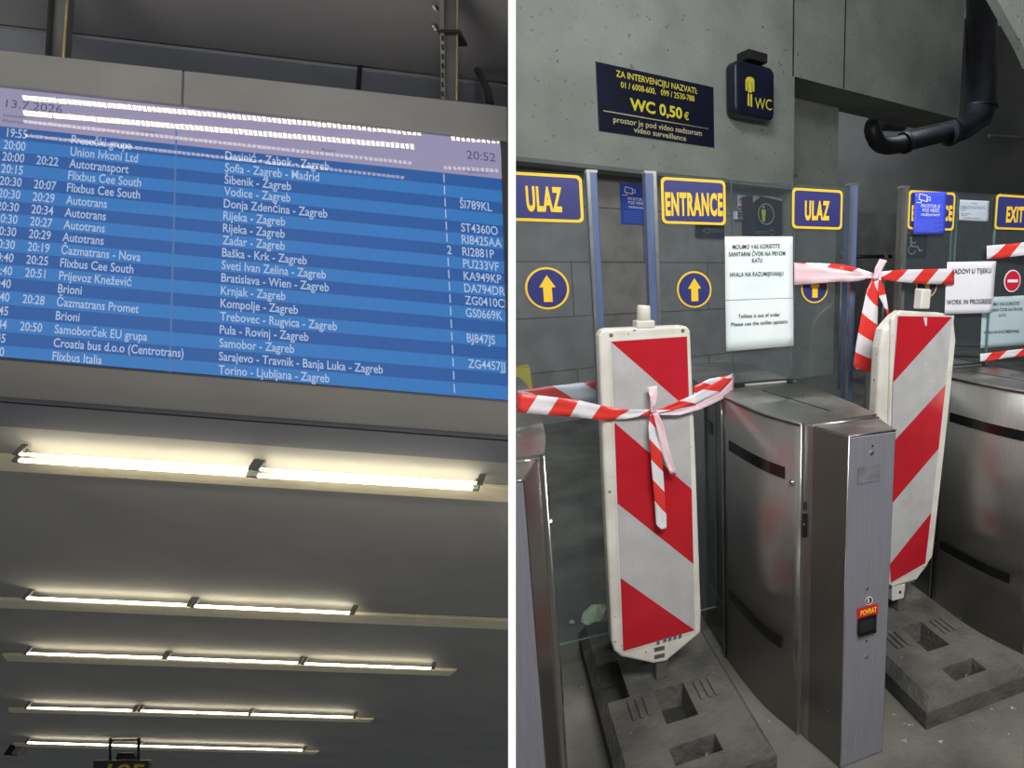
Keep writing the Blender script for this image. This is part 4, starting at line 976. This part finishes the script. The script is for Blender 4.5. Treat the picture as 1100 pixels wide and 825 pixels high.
mb.tube([A, bp1.at(691.4, 330, -.025), Bq_], [.0205, .02, .017], M['plastic'], 20); mb.build('carry_lug', bt1)
mb = MB(); mb.box(bp1.at(691.5, 348, -.025), bp1.u * .028, Z * .011, bp1.n * .024, M['plastic']); mb.build('lug_collar', bt1, bevel=.004)
for x, y in ((656.5, 360), (733.5, 355)):
    mb = MB(); mb.disc(bp1.at(x, y), bp1.n, .0055, .002, M['post_steel'], 14); mb.build('rivet', bt1)
for k, (x, y) in enumerate(((714, 687.6), (719.5, 686.2), (725, 684.6), (730.5, 683.2), (707, 690))):
    mb = MB(); mb.prism([bp1.at(x + a, y + b - a * .25, .0035) for a, b in ((-1.4, 2), (1.8, 2), (1.8, -2), (-1.4, -2))], -bp1.n * .001, M['ink_light']); mb.build('serial_mark', bt1)
for y in (697, 705):
    mb = MB(); mb.prism([bp1.at(x_, y_, .0008) for x_, y_ in ((703, y + 3.5), (714, y + 1), (714, y - 3.5), (703, y - 1))], -bp1.n * .001, M['post_steel']); mb.build('approval_mark', bt1)
mb = MB(); q = bp1.at(709, 705, -.03); mb.prism([Vector((q.x, q.y, .101)) + bp1.u * a * .021 + bp1.n * b * .021 for a, b in ((-1, -1), (1, -1), (1, 1), (-1, 1))], Z * .17, M['post_steel']); mb.build('foot_post', bt1, bevel=.003)
# right beacon
foot2 = onz(966, 655, .11)
o2 = [(946, 374), (950, 354), (962, 340), (970, 334), (1012, 336), (1022, 342), (1027, 366), (1019, 450), (1002, 598), (996, 610), (982, 627), (957, 632), (948, 622), (942, 450)]
pl2 = yawplane(foot2, 60)
bt2 = thing('warning_beacon', Vector((foot2.x, foot2.y, .1)), 'red and white striped beacon at right, stripes rising to the right, leaning behind the pedestal', 'warning beacon', 'striped warning beacons')
mb = MB(); mb.prism([pl2.at(x, y, -.004) for x, y in o2][::-1], -pl2.n * .055, M['plastic']); mb.build('body', bt2, bevel=.014, seg=3)
mb = MB(); fr = [(958, 342), (968, 333.5), (1014, 336.5), (1025, 346), (1027, 366), (1018.5, 450), (1002, 598), (985, 623), (958, 631), (951, 622)]
mb.prism([pl2.at(x, y, .008) for x, y in fr][::-1], -pl2.n * .014, M['plastic']); mb.build('face_frame', bt2, bevel=.006)
sheet(bt2, pl2, .0115, [
 ([(964.5, 339.5), (1023, 340.5), (959.5, 411)], 'red_sheet'),
 ([(959.5, 411), (1023, 340.5), (1016, 413), (957.5, 477)], 'silver'),
 ([(957.5, 477), (1016, 413), (1008.4, 482), (956.5, 543)], 'red_sheet'),
 ([(956.5, 543), (1008.4, 482), (1000.5, 550.5), (956, 606)], 'silver'),
 ([(956, 606), (1000.5, 550.5), (994, 605), (957, 626)], 'red_sheet')], [(963, 337.5), (1025, 339), (995.5, 607), (955, 628)])
mb = MB(); mb.prism([pl2.at(x, y, .02) for x, y in ((989, 332), (999, 332), (1001, 311), (991, 310))], -pl2.n * .04, M['plastic']); mb.build('carry_lug', bt2, bevel=.005)
mb = MB(); mb.prism([pl2.at(x, y, .0145) for x, y in ((994, 350), (995.6, 350), (996, 341), (992, 341))], -pl2.n * .001, M['plastic']); mb.build('paint_drip', bt2)
for a, b, c_ in ((994.5, 391.5, 2), (1003, 409, 2.4), (1005, 413, 1.6)):
    mb = MB(); mb.disc(pl2.at(a, b, .0126), pl2.n, .0035 * c_ / 2, .001, M['plastic'], 7); mb.build('paint_chip', bt2)
mb = MB(); mb.prism([pl2.at(x, y, .004) for x, y in ((958.5, 646), (971, 643), (973, 627), (958.5, 629))], -pl2.n * .05, M['plastic']); sk = mb.build('foot_socket', bt2, bevel=.004)
mb = MB(); mb.disc(pl2.at(966.8, 636, .004), pl2.n, .006, .002, M['gap'], 12); mb.build('socket_bolt', sk)
mb = MB(); q = pl2.at(965.2, 650, -.022); mb.prism([Vector((q.x, q.y, .101)) + pl2.u * a * .019 + pl2.n * b * .019 for a, b in ((-1, -1), (1, -1), (1, 1), (-1, 1))], Z * .09, M['post_steel']); mb.build('foot_post', bt2, bevel=.003)

def rubber_base(uc, label, dv=0):
    """recycled rubber foot plate, 0.43 x 0.86 m, 0.1 m high, with pockets, chamfered sides and hand notches"""
    hu, v0, v1, ht, hb = .22, -.15, .70, .1, .0
    W_ = lambda u, v, z: L(uc + u, v + dv, z)
    t = thing('rubber_base', W_(0, .3, 0), label, 'beacon base', 'rubber bases of the beacons')
    # grid top with rectangular pockets
    us = [-.195, -.15, -.12, -.115, -.075, -.065, -.05, .05, .065, .075, .1, .115, .12, .15, .195]
    pockets = [(-.07, .07, -.107, -.038, .06), (-.05, .05, .055, .215, .075), (-.05, .05, .36, .5, .06), (-.07, .07, .57, .64, .055), (-.195, -.125, .22, .42, .085)]
    us = sorted(set([-.195, .195] + [p[0] for p in pockets] + [p[1] for p in pockets]))
    vs_ = sorted(set([v0 + .02, v1 - .02] + [p[2] for p in pockets] + [p[3] for p in pockets]))
    mb = MB()
    def inp(a, b):
        for k, p in enumerate(pockets):
            if p[0] <= a <= p[1] and p[2] <= b <= p[3]: return k
        return -1
    for i in range(len(us) - 1):
        for j in range(len(vs_) - 1):
            if inp((us[i] + us[i + 1]) / 2, (vs_[j] + vs_[j + 1]) / 2) < 0:
                mb.add([W_(us[i], vs_[j], ht), W_(us[i + 1], vs_[j], ht), W_(us[i + 1], vs_[j + 1], ht), W_(us[i], vs_[j + 1], ht)], [(0, 1, 2, 3)], M['rubber'])
    tp = [(-.195, v0 + .02), (.195, v0 + .02), (.195, v1 - .02), (-.195, v1 - .02)]
    md = [(-hu, v0), (hu, v0), (hu, v1), (-hu, v1)]
    A = [W_(u, v, ht) for u, v in tp]; Bm = [W_(u, v, .062) for u, v in md]; C_ = [W_(u, v, hb) for u, v in md]
    for X, Y in ((A, Bm), (Bm, C_)):
        for i in range(4): mb.add([Y[i], Y[(i + 1) % 4], X[(i + 1) % 4], X[i]], [(0, 1, 2, 3)], M['rubber'])
    mb.add(C_, [(3, 2, 1, 0)], M['rubber'])
    body = mb.build('plate', t)
    for (a, b, c_, d, dp) in pockets:
        mb = MB(); zb_ = ht - dp; k = .008
        T = [W_(u, v, ht) for u, v in ((a, c_), (b, c_), (b, d), (a, d))]; Bt = [W_(u, v, zb_) for u, v in ((a + k, c_ + k), (b - k, c_ + k), (b - k, d - k), (a + k, d - k))]
        for i in range(4): mb.add([T[i], T[(i + 1) % 4], Bt[(i + 1) % 4], Bt[i]], [(0, 1, 2, 3)], M['rubber'])
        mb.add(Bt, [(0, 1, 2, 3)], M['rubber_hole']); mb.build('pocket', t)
    for sgn in (-1, 1):
        for kk in range(3):
            mb = MB(); uu_ = sgn * (.085 + kk * .024)
            mb.box(W_(uu_, .155, ht + .003), U * .007, V * .045, Z * .005, M['rubber']); mb.build('tread_rib', t, bevel=.003)
    return t
rubber_base(-.345, 'black rubber base under the left beacon, dusty with rectangular pockets', .045)
rubber_base(.60, 'black rubber base under the right beacon, its front corner beside the middle pedestal')

# ================================================================== barrier tape
def ribbon(secs, m, sub=6, slant=.35):
    """secs: (xt,yt,xb,yb,v,s): top px, bottom px, depth v, stripe coordinate s"""
    mb = MB(); vs = []; uv = []
    def P_(x, y, v): return vplane(v).at(x, y)
    n = len(secs)
    for i in range(n - 1):
        a, b = secs[i], secs[i + 1]
        for k in range(sub + (1 if i == n - 2 else 0)):
            t_ = k / sub; q = [a[j] * (1 - t_) + b[j] * t_ for j in range(6)]
            wob = math.sin((i + t_) * 4.1) * .0025
            for w_ in range(4):
                f_ = w_ / 3
                vs.append(P_(q[0] * (1 - f_) + q[2] * f_, q[1] * (1 - f_) + q[3] * f_, q[4] + wob * math.cos(f_ * 5) + .004 * math.sin(f_ * math.pi)))
                uv.append((q[5] - slant * f_, f_))
    r = len(vs) // 4
    mb.add(vs, [(4 * i + w_, 4 * i + w_ + 1, 4 * (i + 1) + w_ + 1, 4 * (i + 1) + w_) for i in range(r - 1) for w_ in range(3)], m, uvs=uv, smooth=True)
    return mb
vb = (bp1.at(702, 440) - SEAM).dot(V) - .012
t = thing('barrier_tape', bp1.at(702, 443, .01), 'red and white barrier tape knotted on the front of the left beacon, tails hanging', 'barrier tape', 'barrier tapes on the gates')
ribbon([(556, 422, 556, 443, .28, .0), (590, 426, 592, 446, .27, .78), (622, 430, 626, 449, .25, 1.5), (648, 436, 652, 452, vb + .0, 2.05), (672, 440, 672, 450, vb - .005, 2.4), (700, 440, 700, 445, vb - .012, 3.0)], M['tape'], slant=-.3).build('left_run', t, solid=.0006)
ribbon([(704, 440, 704, 445, vb - .012, .0), (722, 434, 724, 440, vb - .008, .35), (745, 424, 748, 434, vb, .8), (770, 410, 774, 421, .42, 1.3), (787.5, 401, 788, 406, .535, 1.75)], M['tape'], slant=.3).build('right_run', t, solid=.0006)
ribbon([(706, 443, 708, 446, vb - .009, 0), (725, 440, 730, 446, vb - .004, .3), (748, 434, 752, 440, vb + .004, .8), (774, 421, 776, 429, .425, 1.3), (788.3, 404, 788.3, 424, .54, 1.75)], M['tape_back']).build('right_fold', t, solid=.0006)
ribbon([(745, 415, 745, 428, .55, .25), (762, 407, 762, 421, .552, .7), (788, 402, 788, 414, .555, 1.4)], M['tape'], slant=.5).build('rear_run', t, solid=.0006)
ribbon([(698, 445, 706, 445, vb - .014, .3), (696.5, 460, 708, 459, vb - .016, .75), (699, 490, 711, 488, vb - .018, 1.42), (703, 535, 714, 532, vb - .016, 2.45), (705, 563, 716, 556, vb - .015, 2.95), (709, 570, 716, 567, vb - .014, 3.1)], M['tape'], slant=.36).build('long_tail', t, solid=.0006)
ribbon([(701, 444, 707, 444, vb - .019, 0), (705, 458, 713, 457, vb - .02, .5), (711, 486, 719, 483, vb - .02, 1), (720, 509, 727, 510, vb - .018, 1.6)], M['tape_back']).build('short_tail', t, solid=.0006)
ribbon([(695, 416, 706, 414, vb - .014, 0), (698, 425, 706, 425, vb - .022, .3), (699, 436, 704, 436, vb - .022, .6), (699, 444, 704, 444, vb - .016, .9)], M['tape_back']).build('loop', t, solid=.0006)
mb = MB(); kc = bp1.at(701.5, 442.5, .014); mb.tube([kc - bp1.u * .011, kc - bp1.u * .004 + Z * .002, kc + bp1.u * .004, kc + bp1.u * .011 + Z * .002], [.004, .008, .008, .004], M['tape_back'], 10); mb.build('knot', t)
t = thing('barrier_tape', vplane(.6).at(600, 440), 'pale barrier tape seen through the leftmost glass flap, behind the tape on the left beacon', 'barrier tape', 'barrier tapes on the gates')
ribbon([(556, 419.5, 556, 424, .6, .0), (590, 415, 590, 434, .61, .45), (620, 411.5, 620, 434, .62, .9), (642, 409, 642, 430, .625, 1.25)], M['tape'], slant=.45).build('run', t, solid=.0006)
# second tape, across the right gates
vB = .46
t = thing('barrier_tape', vplane(vB).at(940, 295), 'red and white barrier tape stretched across the gap above the right beacon, knotted with tails', 'barrier tape', 'barrier tapes on the gates')
ribbon([(853, 282, 853, 306, .545, 0), (875, 285, 875, 304.5, .53, .3), (905, 290, 905, 302, .5, .7), (925, 294, 925, 299, .47, 1), (938, 295, 938, 299, vB, 1.2)], M['tape_back']).build('left_run', t, solid=.0006)
ribbon([(853, 282, 853, 306, .552, .22), (880, 282.5, 880, 305, .552, .8), (905, 284, 905, 303, .55, 1.2), (922, 288, 922, 302, .5, 1.5), (940, 294, 940, 298, vB + .012, 1.9)], M['tape'], slant=-.35).build('rear_run', t, solid=.0006)
ribbon([(941, 292, 941, 299, vB - .004, .55), (958, 290.5, 960, 302, .47, .98), (975, 289.5, 978, 304, .5, 1.5), (1000, 289, 1001, 305, .53, 2.24), (1025, 288.5, 1025, 305.5, .545, 3.0)], M['tape'], slant=-.45).build('right_run', t, solid=.0006)
ribbon([(937, 299, 944, 300, vB - .01, .1), (931, 312, 943, 313, vB - .012, .42), (925, 340, 943, 336, vB - .016, 1.1), (920, 368, 942, 362, vB - .014, 1.75), (917, 392, 941, 385, vB - .012, 2.35), (919, 396, 940, 401, vB - .012, 2.6)], M['tape'], slant=.42).build('long_tail', t, solid=.0006)
ribbon([(941, 299, 946, 298, vB - .005, 0), (944, 318, 951, 313, vB - .006, .5), (950, 330, 953.5, 327, vB - .006, .95), (954, 340, 955, 341, vB - .006, 1.3)], M['tape'], slant=.1).build('short_tail', t, solid=.0006)
ribbon([(945, 278, 953, 280, vB - .006, 0), (940, 288, 947.5, 290, vB - .012, .3), (938, 298, 943, 299, vB - .01, .6)], M['tape_back']).build('loop', t, solid=.0006)
mb = MB(); kc = vplane(vB - .012).at(940.5, 298); mb.tube([kc - U * .014, kc - U * .005, kc + U * .005, kc + U * .014], [.005, .009, .009, .005], M['tape_back'], 10); mb.build('knot', t)
t = thing('barrier_tape', vplane(.54).at(1080, 275), 'short run of barrier tape between the EXIT sign and the red no entry sign', 'barrier tape', 'barrier tapes on the gates')
ribbon([(1060, 264, 1060, 278.5, .545, .55), (1072, 263, 1072, 277.5, .54, .78), (1085, 262, 1085, 276, .53, 1.12), (1110, 259, 1110, 273, .5, 1.9)], M['tape'], slant=-.4).build('run', t, solid=.0006)
t = thing('barrier_tape', vplane(.54).at(1080, 385), 'low run of barrier tape lying along the top of the right turnstile', 'barrier tape', 'barrier tapes on the gates')
ribbon([(1053, 380, 1053, 388.5, .56, .55), (1064, 379, 1064, 387.5, .555, .95), (1082, 376.5, 1082, 384.5, .54, 1.5), (1110, 373.5, 1110, 381, .52, 2.3)], M['tape'], slant=-.3).build('run', t, solid=.0006)

# ================================================================== small things on the floor
def crumpled(name, px, py, size, m, label, cat, seed, z=.0, flat=.35):
    c = onz(px, py, z); rnd = random.Random(seed)
    bm = bmesh.new(); bmesh.ops.create_icosphere(bm, subdivisions=3, radius=1)
    k1 = [Vector((rnd.uniform(-1, 1), rnd.uniform(-1, 1), rnd.uniform(-1, 1))).normalized() for _ in range(9)]
    vs = []
    for v in bm.verts:
        d = v.co.normalized(); r = 1.0
        for kd in k1: r = min(r, .62 / max(.25, d.dot(kd)) if d.dot(kd) > .55 else r)
        vs.append(c + Vector((d.x * r * size[0], d.y * r * size[1], max(0, d.z * r + flat) * size[2])))
    mb = MB(); mb.add(vs, [[v.index for v in f.verts] for f in bm.faces], m); bm.free()
    return tag(mb.build(name), label, cat)
crumpled('crumpled_tissue', 638, 660, (.055, .085, .03), M['crumple'], 'pale crumpled tissue lying on the floor left of the left beacon', 'litter', 3)
def leaf(px, py, pl_, ln, wd, rot, label, z=.004):
    c = onz(px, py, z); mb = MB(); n = 8; top = []
    a = math.radians(rot); ex = Vector((math.cos(a), math.sin(a), 0)); ey = Vector((-ex.y, ex.x, 0))
    for k in range(n + 1):
        t_ = k / n; w_ = wd * math.sin(math.pi * t_) ** .8
        top.append([c + ex * ln * (t_ - .5) + ey * w_ + Z * .006, c + ex * ln * (t_ - .5) + Z * .002 * math.sin(t_ * 3), c + ex * ln * (t_ - .5) - ey * w_ + Z * .008])
    for k in range(n):
        for j_ in range(2): mb.add([top[k][j_], top[k + 1][j_], top[k + 1][j_ + 1], top[k][j_ + 1]], [(0, 1, 2, 3)], M['leaf'])
    return tag(mb.build('fallen_leaf', solid=.0008), label, 'leaf')
leaf(645, 673.5, None, .07, .014, 20, 'thin green leaf on the floor just below the crumpled tissue')
leaf(1033, 664, None, .03, .013, 60, 'small yellow green leaf at the foot of the right turnstile')
crumpled('paper_scrap', 614, 670, (.014, .014, .01), M['crumple'], 'tiny pale scrap on the floor left of the crumpled tissue', 'litter', 8)
# yellow folding caution sign, far left behind the gates
c = onz(560, 466, 0); c = c + Vector((.1, .0, 0))
ys = yawplane(c, 70)
t = thing('caution_sign', c, 'yellow folding floor sign standing behind the gates at the far left', 'floor sign')
mb = MB(); mb.prism([c + ys.u * a + Z * z_ + ys.n * n_ for a, z_, n_ in ((-.16, 0, .14), (.055, 0, .14), (.02, .6, .02), (-.12, .6, .02))], -ys.n * .02, M['yellow_plastic']); mb.build('front_leaf', t, bevel=.006, clip=True)
mb = MB(); mb.prism([c + ys.u * a + Z * z_ + ys.n * n_ for a, z_, n_ in ((-.16, 0, -.14), (.055, 0, -.14), (.02, .6, -.02), (-.12, .6, -.02))], ys.n * .02, M['yellow_plastic']); mb.build('rear_leaf', t, bevel=.006, clip=True)
mb = MB(); mb.tube([c + Z * .6 - ys.u * .1, c + Z * .61 + ys.u * .01], .015, M['yellow_plastic'], 8); mb.build('hinge', t, clip=True)

# ================================================================== lights
def area(name, loc, target, sx, sy, power, colr):
    l = bpy.data.lights.new(name, 'AREA'); l.shape = 'RECTANGLE'; l.size = sx; l.size_y = sy; l.energy = power; l.color = colr
    o = bpy.data.objects.new(name, l); col.objects.link(o); o.location = loc
    o.rotation_euler = (Vector(target) - Vector(loc)).to_track_quat('-Z', 'Y').to_euler(); return o
area('ceiling_lamp_near', (1.1, -.1, 3.4), (.4, 3.2, .9), 2.0, .8, 135, (1, .985, .95))
area('ceiling_lamp_side', (-.35, 2.6, 4.7), (-1.0, 5.6, 2.6), 1.6, .8, 78, (.95, 1, .98))
area('concourse_bounce_fill', (-1.9, -1.0, .1), (-1.7, 4.0, 1.4), 2.4, 2.0, 66, (1, .97, .92))  # unseen fill added in place of light bounced off the hall floor
area('rear_fill_lamp', (2.1, 9.9, 4.3), (2.9, 11.4, 1.0), 1.6, .6, 40, (.86, .93, 1))  # unseen lamp added to lift the dim rear area
w = bpy.data.worlds.new('world'); sc.world = w; w.use_nodes = True
bg = w.node_tree.nodes['Background']; bg.inputs[0].default_value = (.5, .53, .58, 1); bg.inputs[1].default_value = .21

# ================================================================== camera
cd = bpy.data.cameras.new('camera'); cam = bpy.data.objects.new('camera', cd); col.objects.link(cam)
cd.sensor_fit = 'HORIZONTAL'; cd.sensor_width = 36; cd.lens = F / 1100 * 36
cd.shift_x = (550 - PX) / 1100; cd.shift_y = (PY - 412.5) / 1100
cam.location = CAM; cam.rotation_euler = (math.pi / 2 - P, 0, 0); cd.clip_start = .05
sc.camera = cam
vs = sc.view_settings; vs.view_transform = 'Standard'; vs.look = 'None'; vs.gamma = 1; vs.use_curve_mapping = False; vs.exposure = 0
